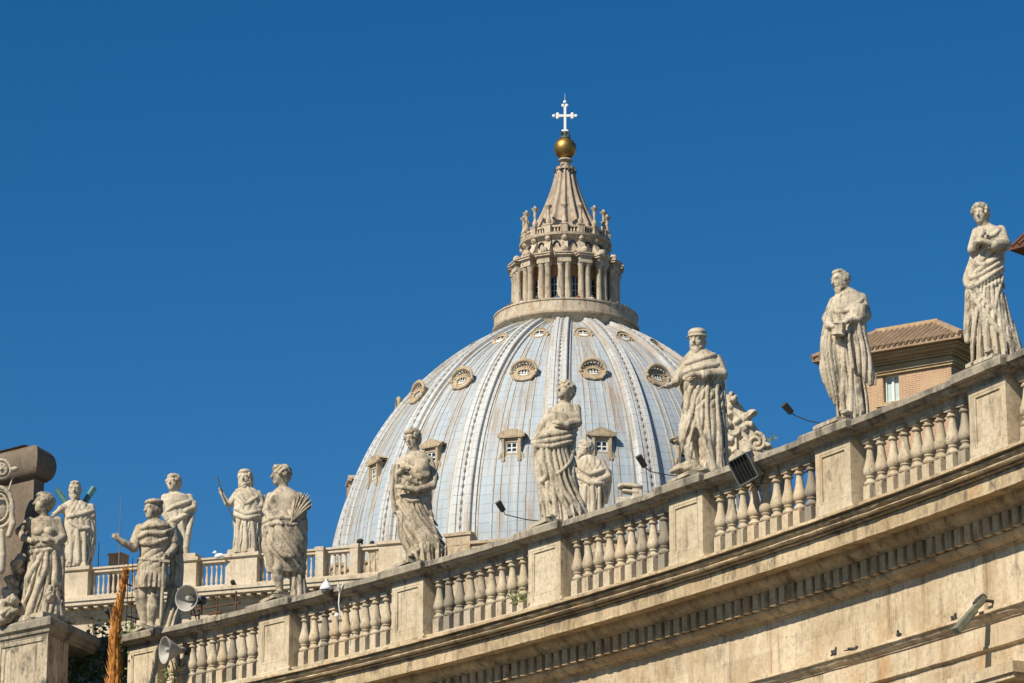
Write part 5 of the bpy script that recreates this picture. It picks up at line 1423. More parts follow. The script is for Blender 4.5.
f.limb(f.body, [(128, 222, .02, 22), (84, 262, .06, 18), (100, 290, -.1, 15), (138, 304, -.34, 12)]); f.hand(136, 303, -.34, 24, 6, -.02, (0, .9, .2), 42, .7)
f.limb(f.robe, [(246, 222, .02, 24), (264, 290, -.04, 24), (236, 312, -.3, 20)]); f.limb(f.body, [(240, 310, -.3, 15), (206, 300, -.46, 12)]); f.hand(208, 300, -.46, -26, -4, 0, (0, .9, -.2), 42, .7)
f.ropes(f.robe, [[(130, 330, 12), (190, 320, 14), (262, 300, 12)], [(126, 350, 11), (190, 345, 12), (268, 325, 11)], [(185, 345, 10), (160, 400, 13), (120, 460, 14), (110, 530, 13), (90, 620, 14)], [(200, 350, 10), (196, 420, 13), (160, 500, 13), (130, 610, 14)],
                 [(232, 340, 10), (238, 420, 13), (232, 480, 14), (262, 500, 12)], [(262, 340, 9), (266, 430, 12), (256, 500, 12)], [(215, 500, 10), (196, 560, 12), (190, 630, 13)], [(150, 360, 9), (128, 430, 12), (100, 500, 12)], [(240, 510, 9), (254, 580, 11), (262, 632, 12)]])
f.body.ell(f.F(212, 542, .0), (f.L(24), .13, f.L(28)), .05, bump=(.025, 22))
f.foot(f.body, 150, 628, -.4, -10, 26)
f.finish(clip=0.0)
# leafy stone garland heaped beside her
sk = Sculpt(0.024); rg = random.Random(5)
for k in range(34):
    t_ = k / 33; X = 84 - 62 * t_ + rg.uniform(-20, 20); Y = 372 + 250 * t_ ** .9 + rg.uniform(-16, 16)
    sk.ell(f.P(X, Y, .12 + rg.uniform(-.2, .15)), (rg.uniform(.09, .2), .13, rg.uniform(.08, .19)), .04, rotm(rg.uniform(-40, 40), 0, rg.uniform(-60, 60)), bump=(.03, 22))
for k in range(10): sk.ell(f.P(rg.uniform(-20, 60), rg.uniform(560, 640), rg.uniform(-.25, .1)), (.2, .2, .16), .05, bump=(.03, 20))
gr = thing('stone_garland', 'heap of carved leaves and fruit beside the hand-on-hip woman', 'carving', pr, f.rz)
sk.mesh('leaves', MAT['statue_dark'], gr)

# carved coat of arms at the extreme left
sr = at_t(0, 560, 96.0)
arms = Fig('coat_of_arms', 'carved stone coat of arms with a flower rosette, cut by the left border', None, sr, (0, 430, 6.83), .02, MAT['statue'], cat='carving', base=None)
sk = Sculpt(.02)
def tor(X, Y, dy, R, r, n=18, ex=1.0):
    pts = [(*arms.P(X + R * math.cos(2 * math.pi * k / n), Y + R * ex * math.sin(2 * math.pi * k / n), dy), arms.L(r)) for k in range(n + 1)]
    sk.chain(pts, .02)
tor(8, 268, -.1, 62, 13); tor(8, 268, -.16, 40, 7)
for k in range(8):
    a = 2 * math.pi * k / 8; sk.ell(arms.P(8 + 26 * math.cos(a), 268 + 26 * math.sin(a), -.14), (.07, .06, .045), .02, rotm(0, 0, math.degrees(a)))
sk.ell(arms.P(8, 268, -.18), (.06, .06, .06), .02)
sk.ell(arms.P(-20, 268, .1), (arms.L(75), .12, arms.L(75)), .03)
sk.ell(arms.P(104, 268, -.1), (arms.L(26), .12, arms.L(20)), .03)
tor(-6, 530, -.1, 92, 16, 20, 1.5); tor(-6, 530, -.16, 62, 9, 20, 1.5)
sk.ell(arms.P(-30, 530, .1), (arms.L(95), .16, arms.L(140)), .03)
sk.chain([(*arms.P(86, 320, -.05), arms.L(7)), (*arms.P(62, 410, -.05), arms.L(8))], .02)
sk.chain([(*arms.P(70, 520, -.1), arms.L(20)), (*arms.P(88, 640, -.12), arms.L(22)), (*arms.P(60, 720, -.1), arms.L(20))], .03)
sk.chain([(*arms.P(10, 700, -.1), arms.L(24)), (*arms.P(16, 860, -.12), arms.L(26)), (*arms.P(6, 960, -.1), arms.L(30))], .03)
sk.ell(arms.P(-60, 760, .15), (arms.L(80), .3, arms.L(330)), .05)
sk.mesh('carving', MAT['statue_far'], arms.root)

# ---------------------------------------------------------------- far statues on the facade
def far_root(px, y, dy=0.45):
    s = s_of(px, y); r = fpt(s, dy, ZF); return r
VF = 0.042
FF = [(0.5, 3, 0.08, 0.0, 9)]
f = Fig('statue', 'bearded stone saint standing before a green diagonal cross', GF, far_root(75, 568), (0, 470, 4.27), VF, MAT['statue_far'], base=(1.7, 1.2, .3), base_rz=F_RZ)
f.loft(f.robe, [(128, 298, 346, .8), (142, 282, 376, .64), (170, 274, 398, .64), (220, 276, 404, .7), (280, 276, 400), (330, 274, 398), (380, 272, 392), (412, 272, 388)], .74, FF + [(0.3, -35, .05, 3.2, 5)], ref=True, extend=.3, seed=31)
f.fan(f.robe, [(288, 255), (392, 250)], [(284, 405), (388, 405)], 7, 9, 11, k=.04)
f.loft(f.robe, [(180, 366, 408, 1), (260, 372, 410, 1), (330, 372, 408, 1), (372, 376, 400, 1)], 1, [(.3, 5, .09, 0, 9)], dy=-.1, seed=32)
f.limb(f.body, [(322, 135, 0, 20), (320, 110, -.05, 20)]); f.head(320, 84, 76, 8, 4, 0, 'bald', 1.4)
f.limb(f.robe, [(296, 150, 0, 20), (262, 168, -.2, 18)]); f.limb(f.body, [(264, 166, -.2, 14), (240, 184, -.4, 11)]); f.hand(242, 182, -.4, -14, 12, 0, (0, .8, .2), 34, .6)
f.limb(f.robe, [(388, 160, 0, 18), (392, 200, -.2, 18), (356, 196, -.5, 14)]); f.hand(352, 194, -.5, -26, -6, 0, (0, .8, .2), 34, .6)
f.ropes(f.robe, [[(290, 200, 10), (340, 190, 10), (395, 176, 10)], [(300, 220, 8), (340, 250, 9), (380, 250, 9)], [(300, 260, 8), (306, 320, 9), (300, 390, 11)], [(330, 260, 8), (334, 320, 9), (334, 395, 11)], [(360, 270, 8), (362, 330, 8), (360, 395, 10)]], .06)
f.finish()
m = MB()
a, b = Vector(f.P(243, 82, .5)), Vector(f.P(392, 300, .5)); m.tube([a, b], f.L(13), 6)
a, b = Vector(f.P(402, 74, .62)), Vector(f.P(262, 300, .62)); m.tube([a, b], f.L(13), 6); m.build('diagonal_cross', MAT['bronze_green'], f.root)

f = Fig('statue', 'youthful stone saint with bare legs behind the soldier, bundle on his arm', GF, far_root(187, 560), (90, 465, 4.14), VF, MAT['statue_far'], base=(1.3, 1.1, .3), base_rz=F_RZ)
f.loft(f.body, [(112, 332, 370, .9), (126, 306, 414, .66), (150, 300, 424, .62), (190, 306, 412, .66), (230, 312, 404, .7)], .66, ref=True)
f.loft(f.robe, [(150, 318, 422, .66), (190, 316, 416, .7), (240, 318, 412), (290, 336, 412), (330, 342, 408), (372, 346, 400)], .76, FF, ref=True, seed=33, extend=.4)
f.fan(f.robe, [(320, 215), (410, 205)], [(346, 375), (400, 375)], 6, 8, 12, k=.04)
f.limb(f.body, [(350, 118, 0, 19), (348, 95, -.04, 19)]); f.head(346, 74, 72, 30, -4, 0, 'curly')
f.limb(f.body, [(410, 136, 0, 18), (428, 176, -.2, 15), (396, 190, -.5, 12)]); f.hand(398, 190, -.5, -22, 2, 0, (0, .8, .2), 34, .8)
f.limb(f.body, [(312, 136, 0, 18), (300, 190, -.1, 14), (320, 226, -.3, 11)]); f.hand(320, 224, -.3, 14, 18, 0, (0, .8, .2), 34, .6)
f.limb(f.robe, [(430, 160, -.1, 14), (432, 188, -.2, 10)]); f.limb(f.body, [(402, 290, -.3, 17), (398, 340, -.3, 14), (402, 385, -.2, 10)])
f.ropes(f.robe, [[(306, 200, 9), (350, 170, 10), (416, 150, 10)], [(318, 240, 9), (370, 220, 10), (412, 200, 9)], [(330, 260, 8), (350, 320, 9), (356, 370, 9)], [(380, 240, 8), (392, 300, 9), (396, 360, 9)]], .06)
f.finish()

f = Fig('statue', 'bearded long-haired stone saint raising one hand and a thin staff', GF, far_root(242, 556), (210, 455, 4.71), VF, MAT['statue_far'], base=(2.0, 1.3, .3), base_rz=F_RZ)
f.loft(f.robe, [(150, 148, 194, .8), (162, 124, 216, .66), (190, 112, 244, .64), (240, 112, 250, .7), (300, 112, 246), (360, 114, 244), (420, 112, 240), (485, 108, 238)], .74, FF + [(0.3, 40, .05, 3.0, 5)], ref=True, extend=.3, seed=35)
f.fan(f.robe, [(120, 310), (236, 295)], [(114, 480), (236, 480)], 8, 9, 13, k=.04)
f.loft(f.robe, [(190, 232, 262, 1), (250, 230, 262, 1), (300, 226, 258, 1), (400, 214, 244, 1), (480, 212, 240, 1)], 1, [(.3, 3, .09, 0, 9)], dy=.1, seed=36)
f.limb(f.body, [(170, 156, 0, 20), (168, 134, -.05, 20)]); f.head(166, 108, 80, 20, 2, 0, 'long', 1.0)
f.limb(f.robe, [(128, 186, 0, 20), (98, 226, -.1, 18)]); f.limb(f.body, [(100, 224, -.1, 15), (80, 226, -.16, 14), (66, 200, -.25, 11), (58, 184, -.3, 10)]); f.hand(60, 188, -.3, -10, -26, 0, (0, -.9, 0), 40, .25)
f.limb(f.robe, [(226, 186, 0, 20), (240, 240, -.2, 20), (200, 262, -.5, 16)]); f.hand(196, 264, -.5, -30, 6, 0, (0, .8, .2), 36, .7)
f.ropes(f.robe, [[(122, 250, 10), (170, 280, 11), (236, 262, 10)], [(118, 280, 10), (170, 300, 11), (240, 282, 10)], [(130, 310, 8), (132, 390, 10), (124, 475, 12)], [(166, 320, 8), (172, 400, 9), (168, 475, 12)], [(200, 320, 8), (206, 400, 9), (208, 475, 12)], [(140, 190, 8), (170, 230, 9), (220, 200, 9)]], .06)
f.finish()
m = MB(); m.tube([f.P(34, 100, -.4), f.P(60, 190, -.42), f.P(118, 318, -.55)], f.L(3.4), 6); m.build('staff', MAT['bronze_dark'], f.root)

rl = at_t(588, 524, 226.5)
f = Fig('statue', 'far stone saint with face turned up left, half hidden behind the bare-shouldered statue', GF, rl, (520, 370, 4.41), VF, MAT['statue_far'], base=(2.0, 1.5, .35), base_rz=F_RZ)
f.loft(f.robe, [(378, 268, 320, .8), (392, 250, 350, .66), (420, 244, 374, .64), (460, 246, 388, .7), (510, 250, 380), (570, 258, 372), (640, 262, 368), (690, 262, 368)], .74, FF + [(0.3, -30, .05, 3.0, 5)], ref=True, extend=.3, seed=37)
f.fan(f.robe, [(256, 505), (376, 500)], [(264, 650), (366, 650)], 7, 9, 14, k=.04)
f.loft(f.robe, [(440, 372, 402, 1.2), (490, 368, 404, 1.2), (540, 364, 396, 1.2), (590, 360, 384, 1.2)], 1.2, [(.3, 3, .09, 0, 9)], dy=.1, seed=38)
f.limb(f.body, [(292, 385, 0, 20), (290, 368, -.05, 20)]); f.head(286, 346, 74, 62, -16, 0, 'curly', .8)
f.limb(f.robe, [(356, 410, 0, 20), (386, 470, -.25, 19), (340, 492, -.55, 16)]); f.limb(f.body, [(344, 490, -.55, 14), (290, 494, -.6, 11)]); f.hand(292, 494, -.6, -28, 2, 0, (0, .8, .2), 36, .6)
f.ropes(f.robe, [[(262, 430, 9), (310, 460, 10), (372, 440, 10)], [(256, 470, 9), (310, 500, 10), (376, 500, 9)], [(290, 510, 8), (286, 570, 9), (284, 640, 11)], [(320, 510, 8), (324, 570, 9), (322, 640, 11)], [(350, 520, 8), (350, 580, 9), (350, 640, 10)]], .06)
f.finish()

# clock-top carving at the right end of the facade
cr_ = at_t(742, 480, 222.0)
f = Fig('clock_crest', 'ornate carved crest of scrolls and leaves right of the flat-capped statue', None, cr_, (715, 385, 6.83), .045, MAT['statue_far'], cat='carving', base=None)
sk = Sculpt(.045); rg = random.Random(9)
f.loft(sk, [(70, 60, 104, .9), (130, 56, 168, .8), (220, 60, 232, .7), (330, 50, 300, .6), (440, 30, 380, .5), (620, 10, 430, .5)], .6, [(0.7, 25, .16, 0, 9)], ref=True, seed=40)
for X0, Y0, r0 in ((282, 392, 66), (128, 310, 40), (196, 420, 46)):
    pts = []
    for k in range(26):
        a = -1.5 + k * .42; rr = r0 * (1 - k / 30)
        pts.append((*f.P(X0 + rr * math.cos(a), Y0 + rr * math.sin(a), -.75), f.L(15 * (1 - k / 50))))
    sk.chain(pts, .05)
for X, Y, r in ((128, 100, 26), (255, 190, 30), (225, 212, 30), (190, 290, 30), (238, 270, 28), (150, 250, 30), (110, 200, 28), (365, 420, 26), (90, 270, 34), (100, 380, 36), (60, 460, 40), (140, 460, 30)):
    sk.ell(f.P(X, Y, -.65 + rg.uniform(-.15, .15)), (f.L(r) * 1.2, .35, f.L(r) * .8), .08, rotm(rg.uniform(-30, 30), 0, rg.uniform(-50, 50)), bump=(.06, 9))
sk.cone(f.P(215, 225, -.6), f.P(272, 182, -.6), f.L(20), f.L(13), .05); sk.cone(f.P(120, 200, -.6), f.P(200, 300, -.7), f.L(22), f.L(26), .06); sk.cone(f.P(140, 80, -.2), f.P(106, 150, -.4), f.L(14), f.L(24), .06)
sk.boxp(f.P(172, 395, -.9), (f.L(22), .3, f.L(48)), .02, mode='sub')
sk.mesh('carving', MAT['statue_far'], f.root)
# a second carved fragment seen above the rail
fr = at_t(632, 500, 226.0)
f = Fig('stone_scroll', 'small horizontal carved stone scroll showing above the rail, left of the lamp arm', None, fr, (610, 430, 8.533), .045, MAT['statue_far'], cat='carving', base=None)
sk = Sculpt(.045)
sk.boxp(f.P(172, 482, 0), (f.L(100), .4, f.L(15)), .06, rotm(0, 0, 6), .09); sk.ell(f.P(90, 486, -.1), (f.L(30), .4, f.L(24)), .08); sk.ell(f.P(160, 470, .1), (f.L(80), .4, f.L(20)), .1)
sk.boxp(f.P(172, 532, .05), (f.L(72), .4, f.L(13)), .06, rotm(0, 0, 8), .09); sk.boxp(f.P(235, 560, .2), (f.L(46), .5, f.L(80)), .06, None, .1); sk.boxp(f.P(175, 640, .3), (f.L(120), .5, f.L(60)), .06, None, .1)
sk.mesh('carving', MAT['statue_far'], f.root)

# ---------------------------------------------------------------- visitors on the lantern gallery
def visitor_src(cl, hair_c):
    r = empty('person')
    b, c_, h = Sculpt(.045), Sculpt(.045), Sculpt(.04)
    make_head(b, h, (0, 0, 1.60), .24, rotm(0, 0, 0), 'short'); b.cone((0, 0, 1.38), (0, 0, 1.5), .06, .06)
    for s in (-1, 1):
        b.chain([(s * .2, 0, 1.38, .055), (s * .25, .02, 1.1, .05), (s * .2, -.16, .95, .04)], .03); b.chain([(s * .1, 0, .9, .09), (s * .1, -.02, .5, .07), (s * .1, .02, .08, .05), (s * .1, -.14, .05, .05)], .03)
        c_.chain([(s * .19, 0, 1.38, .08), (s * .24, .02, 1.15, .075)], .04); c_.chain([(s * .1, 0, .9, .11), (s * .1, 0, .15, .08)], .03)
    b.loft([(.85, 0, 0, .15, .1), (1.1, 0, 0, .14, .1), (1.4, 0, 0, .17, .1)]); c_.loft([(.85, 0, 0, .18, .13), (1.1, 0, 0, .165, .12), (1.36, 0, 0, .21, .12), (1.44, 0, 0, .12, .09)])
    b.mesh('body', MAT['skin'], r); c_.mesh('clothing', MAT[cl], r); h.mesh('hair', MAT[hair_c], r)
    return r
src_p = [visitor_src('cloth_red', 'cloth_dark'), visitor_src('cloth_blue', 'cloth_dark'), visitor_src('cloth_dark', 'cloth_dark'), visitor_src('cloth_white', 'cloth_dark')]
azs = [-86, -78, -70, -64, -57, -41, -27, -9, 12, 24, 38, 41, 52, 63, 71, 80, 88]
cols = ['red', 'blue', 'dark', 'white']
used = set()
for n_, az in enumerate(azs):
    q = (n_ * 3) % 4
    o = src_p[q] if q not in used else copy_tree(src_p[q]); used.add(q)
    a = R_(az + random.uniform(-2, 2)); r = 6.9
    o.location = (DXc + r * math.sin(a), DYc - r * math.cos(a), 105.6); o.rotation_euler = (0, 0, a + random.uniform(-.6, .6))
    tag(o, 'tiny visitor in %s clothing leaning at the gallery parapet below the dome lantern' % cols[q], 'person', 'visitors on the lantern gallery')
# ---------------------------------------------------------------- brick house behind the right statues
def quad_uv(name, quads, mat, parent):
    """flat quads with metre uvs: list of (p0, p1, p2, p3), p0->p1 along, p0->p3 up"""
    vs, fs, uv = [], [], []
    for q in quads:
        q = [Vector(p) for p in q]; b = len(vs); vs += [tuple(p) for p in q]; fs.append((b, b + 1, b + 2, b + 3))
        e = (q[1] - q[0]).normalized(); n = e.cross(q[3] - q[0]).normalized(); w = n.cross(e)
        uv += [((p - q[0]).dot(e), (p - q[0]).dot(w)) for p in q]
    me = bpy.data.meshes.new(name); me.from_pydata(vs, [], fs); l = me.uv_layers.new(name='UVMap'); l.data.foreach_set('uv', [c for p in uv for c in p])
    return link_mesh(name, me, mat, parent)
HZ = 36.7
hc = at_z(961, 334, HZ); hl = at_z(812, 359, HZ); 
he = (hl - hc); he.z = 0; HL = he.length; he.normalize(); hn = Vector((-he.y, he.x, 0))
if hn.y < 0: hn = -hn
hrz = math.atan2(he.y, he.x)
house = thing('brick_house', 'orange brick house with tiled hipped roof and one white window behind two statues', 'house', (hc.x, hc.y, -1.65), hrz)
sg = 1 if (Matrix.Rotation(-hrz, 3, 'Z') @ hn).y > 0 else -1
ZH = HZ + 1.65
def hp(a, b, z): return (a, sg * b, z + ZH)               # a along the front to the left, b to the back
OV = 0.85; LW = HL - 2 * OV; DW = 7.0
wx = 0; 
# window place on the front wall
hw_c = None
Mi = (Matrix.Translation(house.location) @ Matrix.Rotation(hrz, 4, 'Z')).inverted()
def house_hit(px, py):
    d = Mi.to_3x3() @ ray(px, py); o = Mi @ Vector((0, 0, 0)); t = (sg * OV - o.y) / d.y; p = o + d * t; return p.x, p.z - ZH
wa1, wz1 = house_hit(882, 375); wa0, wz0 = house_hit(900, 401)
wa0, wa1 = min(wa0, wa1), max(wa0, wa1); wz0, wz1 = min(wz0, wz1), max(wz0, wz1)
ZT = -0.80; Zb = -ZH
def R4(a0, a1, z0, z1, b=OV): return (hp(a0, b, z0), hp(a1, b, z0), hp(a1, b, z1), hp(a0, b, z1))
quad_uv('wall', [R4(OV, wa0, Zb, ZT), R4(wa1, LW + OV, Zb, ZT), R4(wa0, wa1, Zb, wz0), R4(wa0, wa1, wz1, ZT),
                 (hp(OV, OV, Zb), hp(OV, OV, ZT), hp(OV, OV + DW, ZT), hp(OV, OV + DW, Zb)), (hp(LW + OV, OV, Zb), hp(LW + OV, OV + DW, Zb), hp(LW + OV, OV + DW, ZT), hp(LW + OV, OV, ZT)),
                 (hp(OV, OV + DW, Zb), hp(OV, OV + DW, ZT), hp(LW + OV, OV + DW, ZT), hp(LW + OV, OV + DW, Zb))], MAT['brick'], house)
def hbox(mb, a0, a1, b0, b1, z0, z1):
    mb.box(((a0 + a1) / 2, sg * (b0 + b1) / 2, (z0 + z1) / 2 + ZH), (a1 - a0, abs(b1 - b0), z1 - z0))
def hring(mb, out, z0, z1):
    mb.prism([(OV - out, sg * (OV - out)), (LW + OV + out, sg * (OV - out)), (LW + OV + out, sg * (OV + DW + out)), (OV - out, sg * (OV + DW + out))], z0 + ZH, z1 + ZH)
mb = MB()
for out, z0, z1 in ((0.10, -.85, -.76), (0.16, -.758, -0.69), (0.04, -0.688, -0.48), (0.16, -0.478, -0.40), (0.24, -0.398, -0.31), (0.5, -0.308, -0.22), (0.62, -0.218, -0.14)): hring(mb, out, z0, z1)
mb.build('cornice', MAT['ochre'], house)
wf = MB(); cxw = (wa0 + wa1) / 2
for a in (wa0 + .05, cxw, wa1 - .05): hbox(wf, a - .05, a + .05, OV + .18, OV + .28, wz0, wz1)
hbox(wf, wa0 + .002, wa1 - .002, OV + .181, OV + .279, wz0, wz0 + .1); hbox(wf, wa0 + .002, wa1 - .002, OV + .181, OV + .279, wz1 - .1, wz1)
win = wf.build('window', MAT['sash'], house)
wf = MB(); hbox(wf, wa0, wa1, OV + .24, OV + .26, wz0, wz1); wf.build('pane', MAT['curtain'], win)
wf = MB(); hbox(wf, wa0 - .25, wa1 + .25, OV - .14, OV + .2, wz0 - .14, wz0 - .003); wf.build('sill', MAT['ochre'], win)
wf = MB()
for a, b in ((wa0 - .001, wa0 + .03), (wa1 - .03, wa1 + .001)): hbox(wf, a, b, OV + .01, OV + .4, wz0, wz1)
hbox(wf, wa0, wa1, OV + .01, OV + .4, wz1 - .03, wz1 + .001); wf.build('reveal', MAT['ochre'], win)
# tiled roof: hipped, tiles as rolls running down the slope
mb = MB()
a0, a1, b0, b1 = 0, LW + 2 * OV, 0, DW + 2 * OV; IN = 1.9; ZR = 1.25
mb.prism([(a0, sg * b0), (a1, sg * b0), (a1, sg * b1), (a0, sg * b1)], ZH - .13, ZH - .0)
mb.prism([(a0, sg * b0), (a1, sg * b0), (a1, sg * b1), (a0, sg * b1)], ZH + .0, ZH + ZR, [(a0 + IN, sg * (b0 + IN)), (a1 - IN, sg * (b0 + IN)), (a1 - IN, sg * (b1 - IN)), (a0 + IN, sg * (b1 - IN))])
def roll(p, q, r): mb.tube([Vector(p) * 1.0, (Vector(p) + Vector(q)) / 2, q], [r * 1.1, r, r * .9], 6)
a = a0 + 0.12
while a < a1:
    top = min(a - a0, a1 - a, IN) / IN
    if top > .1: roll(hp(a, b0 - .06, .02), hp(a, b0 + IN * top, ZR * top), .075)
    a += 0.24
b = b0 + 0.12
while b < b1:
    top = min(b - b0, b1 - b, IN) / IN
    if top > .1: roll(hp(a0 - .06, b, .02), hp(a0 + IN * top, b, ZR * top), .075)
    b += 0.24
for p, q in (((a0, b0, .03), (a0 + IN, b0 + IN, ZR)), ((a1, b0, .03), (a1 - IN, b0 + IN, ZR))): roll(hp(*p), hp(*q), .13)
roof = mb.build('roof', MAT['tile'], house)
mb = MB(); mb.prism([(a0 + IN - .1, sg * (b0 + IN - .1)), (a1 - IN + .1, sg * (b0 + IN - .1)), (a1 - IN + .1, sg * (b1 - IN + .1)), (a0 + IN - .1, sg * (b1 - IN + .1))], ZH + ZR - .05, ZH + ZR + .1); mb.build('ridge_slab', MAT['ochre'], roof)

# dark eaves corner at the far right
tip = at_t(1009, 250.5, 150.0)
bx_ = thing('tiled_tower', 'dark overhanging tiled roof corner cut off by the right border', 'building', (tip.x, tip.y, -1.65))
zt_ = tip.z + 1.65
mb = MB(); sq = [(0, 0), (6, -6), (12, 0), (6, 6)]
mb.prism(sq, zt_, zt_ + .12); mb.prism(sq, zt_ + .121, zt_ + 5.2, [(4.0 + .6 * (x - 6) / 6 + 2, .1 * y) for x, y in sq])
for k in range(24):
    t_ = (k + .5) / 24
    for y in (-1, 1): mb.tube([(6 * t_, y * 6 * t_, zt_ + .14), (6 * t_ + (6 - 6 * t_) * .86, y * 6 * t_ * .12, zt_ + 5.0)], .10, 6)
mb.build('roof', MAT['tile_dark'], bx_)
mb = MB(); mb.prism([(1.4 + .0, 0), (6, -4.6), (10.6, 0), (6, 4.6)], 0, zt_ - .001); mb.build('wall', MAT['ochre'], bx_)

# ---------------------------------------------------------------- lamps, horns and other fittings
def perp_frame(p):
    v = Vector((p.x, p.y, 0)).normalized(); return Matrix.Translation(p) @ Matrix.Rotation(math.atan2(v.y, v.x) - math.pi / 2, 4, 'Z')
# big louvred floodlight
p = hit_r(743.5, 469, R0 - 0.05)
rzl = math.atan2(p.y, p.x) - math.pi / 2
fl = thing('floodlight', 'big black louvred floodlight in a grey housing hanging off the rail', 'floodlight', p, rzl)
BM = Matrix.Scale(0.9, 4) @ Matrix.Rotation(R_(-24), 4, 'Z') @ Matrix.Rotation(R_(20), 4, 'X') @ Matrix.Rotation(R_(-20), 4, 'Y')
mb = MB(); mb.M = BM; mb.box((0, 0.19, 0), (0.58, 0.30, 0.66)); mb.box((0, .38, 0), (.44, .12, .5))
for x, z, a, b in ((-.285, 0, .03, .66), (.285, 0, .03, .66), (0, .325, .53, .03), (0, -.325, .53, .03)): mb.box((x, 0.0, z), (a, .1, b))
hs = mb.build('housing', MAT['grey_metal'], fl)
mb = MB(); mb.tube([(.1, .42, -.1), (.3, .5, -.3), (.6, .55, -.12), (1.0, .75, .05), (1.5, 1.1, .2)], .018, 6); mb.build('cable', MAT['iron'], fl)
mb = MB(); mb.M = BM
for k in range(6): mb.box((-.235 + k * .094, -.0, 0), (.022, .09, .615))
mb.box((0, .034, 0), (.53, .012, .62)); mb.build('louvres', MAT['black'], hs)
mb = MB(); mb.tube([(.32, .25, -.05), (.42, .35, .1), (.5, .5, .3)], .04, 8); mb.tube([(.36, .3, -.3), (.46, .4, -.05), (.52, .55, .22)], .035, 8); mb.box((.5, .55, .28), (.12, .3, .5)); mb.build('bracket', MAT['grey_metal'], fl)

# small lamps on thin curved arms
def arm_lamp(base_px, elbow_px, head_a, head_b, i, label, first=[None]):
    base = hit_r(*base_px, R0 + 1.5); t0 = base.y * CT + base.z * ST
    o = thing('arm_lamp', label, 'lamp', base, math.atan2(base.y, base.x) - math.pi / 2, 'small dark lamps on thin arms')
    Mi = (Matrix.Translation(o.location) @ Matrix.Rotation(o.rotation_euler[2], 4, 'Z')).inverted()
    W = lambda px, dt: Mi @ at_t(px[0], px[1], t0 + dt)
    e = W(elbow_px, .1); a = W(head_a, .1); b = W(head_b, .05)
    mb = MB(); mid = (e * .5); mid.z -= .03
    mb.tube([(0, .25, -.03), (0, 0, 0), mid, e, a], .013, 6); mb.build('arm', MAT['iron'], o)
    mb = MB(); d = (b - a).normalized(); s = d.cross(Vector((0, 1, 0))).normalized(); n = s.cross(d)
    rings = []
    for t_, w, h in ((-.02, .04, .03), (.04, .065, .05), (1.0, .075, .055), (1.05, .06, .04)):
        c = a.lerp(b, t_); rings.append([c - s * w - n * h, c + s * w - n * h, c + s * w + n * h, c - s * w + n * h])
    mb.loft(rings); mb.build('lamp_head', MAT['iron'], o)
arm_lamp((822, 423.5), (795, 415.5), (791.5, 413), (784, 404.5), 1, 'small dark lamp on a thin arm against the sky, left of the block-holding saint')
arm_lamp((690, 476.5), (650, 471.5), (645, 467), (638.5, 456), 2, 'small dark lamp on a thin arm beside the flat-capped statue')
arm_lamp((546, 522), (505, 514.5), (503.5, 511), (498, 502), 3, 'small dark lamp on a thin arm beside the bare-shouldered statue')

# horn loudspeakers
def horn(px, py, r, yaw, pitch, label, rr):
    p = hit_r(px, py, rr)
    o = thing('horn_loudspeaker', label, 'loudspeaker', p, math.atan2(p.y, p.x) - math.pi / 2, 'grey horn loudspeakers on the balustrade')
    RM = Matrix.Rotation(R_(yaw), 4, 'Z') @ Matrix.Rotation(R_(pitch), 4, 'X') @ Matrix.Rotation(R_(90), 4, 'X')   # axis to -y
    mb = MB(); mb.M = RM; n = 36
    prof = [(r * 1.0, 0.0), (r * 1.05, .015), (r * 1.05, -.015), (r * .86, -.12), (r * .62, -.25), (r * .42, -.36), (r * .27, -.46), (r * .2, -.6)]
    inner = [(r * .97, 0.0), (r * .82, -.11), (r * .58, -.24), (r * .38, -.34), (r * .22, -.44), (r * .05, -.45)]
    rows = [mb.pts([(a * math.cos(2 * math.pi * k / n), a * math.sin(2 * math.pi * k / n), z) for k in range(n)]) for a, z in prof[::-1] + inner]
    for a, b in zip(rows[:-1], rows[1:]):
        for k in range(n): j = (k + 1) % n; mb.face(a + k, a + j, b + j, b + k)
    mb.face(*[rows[0] + k for k in range(n)]); mb.face(*[rows[-1] + k for k in range(n)])
    mb.build('bell', MAT['horn'], o, auto=R_(50))
    mb = MB(); mb.M = RM; mb.lathe([(.02, -.02), (.06, -.03), (.075, -.1), (.06, -.30), (.05, -.44)], 16); mb.build('reflex_cone', MAT['horn'], o, auto=R_(50))
    mb = MB(); mb.M = RM; mb.lathe([(r * .2, -.58), (r * .36, -.6), (r * .38, -.85), (r * .3, -.9)], 20); mb.build('driver', MAT['black'], o, auto=R_(40))
    mb = MB(); mb.M = RM; mb.box((0, 0, -.5), (.34, .06, .06)); mb.tube([(.17, 0, -.5), (.17, -.4, -.5), (0, -.45, -.5), (-.17, -.4, -.5), (-.17, 0, -.5)], .02, 6); mb.build('bracket', MAT['iron'], o)
    mb = MB(); mb.tube([(0.1, .6, 0), (.22, .5, -.25), (.3, .35, -.6), (.28, .4, -1.1)], .016, 6); mb.build('cable', MAT['rust'], o)
horn(186.5, 598, .345, -32, 6, 'upper grey horn loudspeaker, seen into its bell beside the soldier', R0 + .02)
horn(164.5, 650, .36, -68, 4, 'lower pale horn loudspeaker turned left in front of the balusters', R0 - .1)

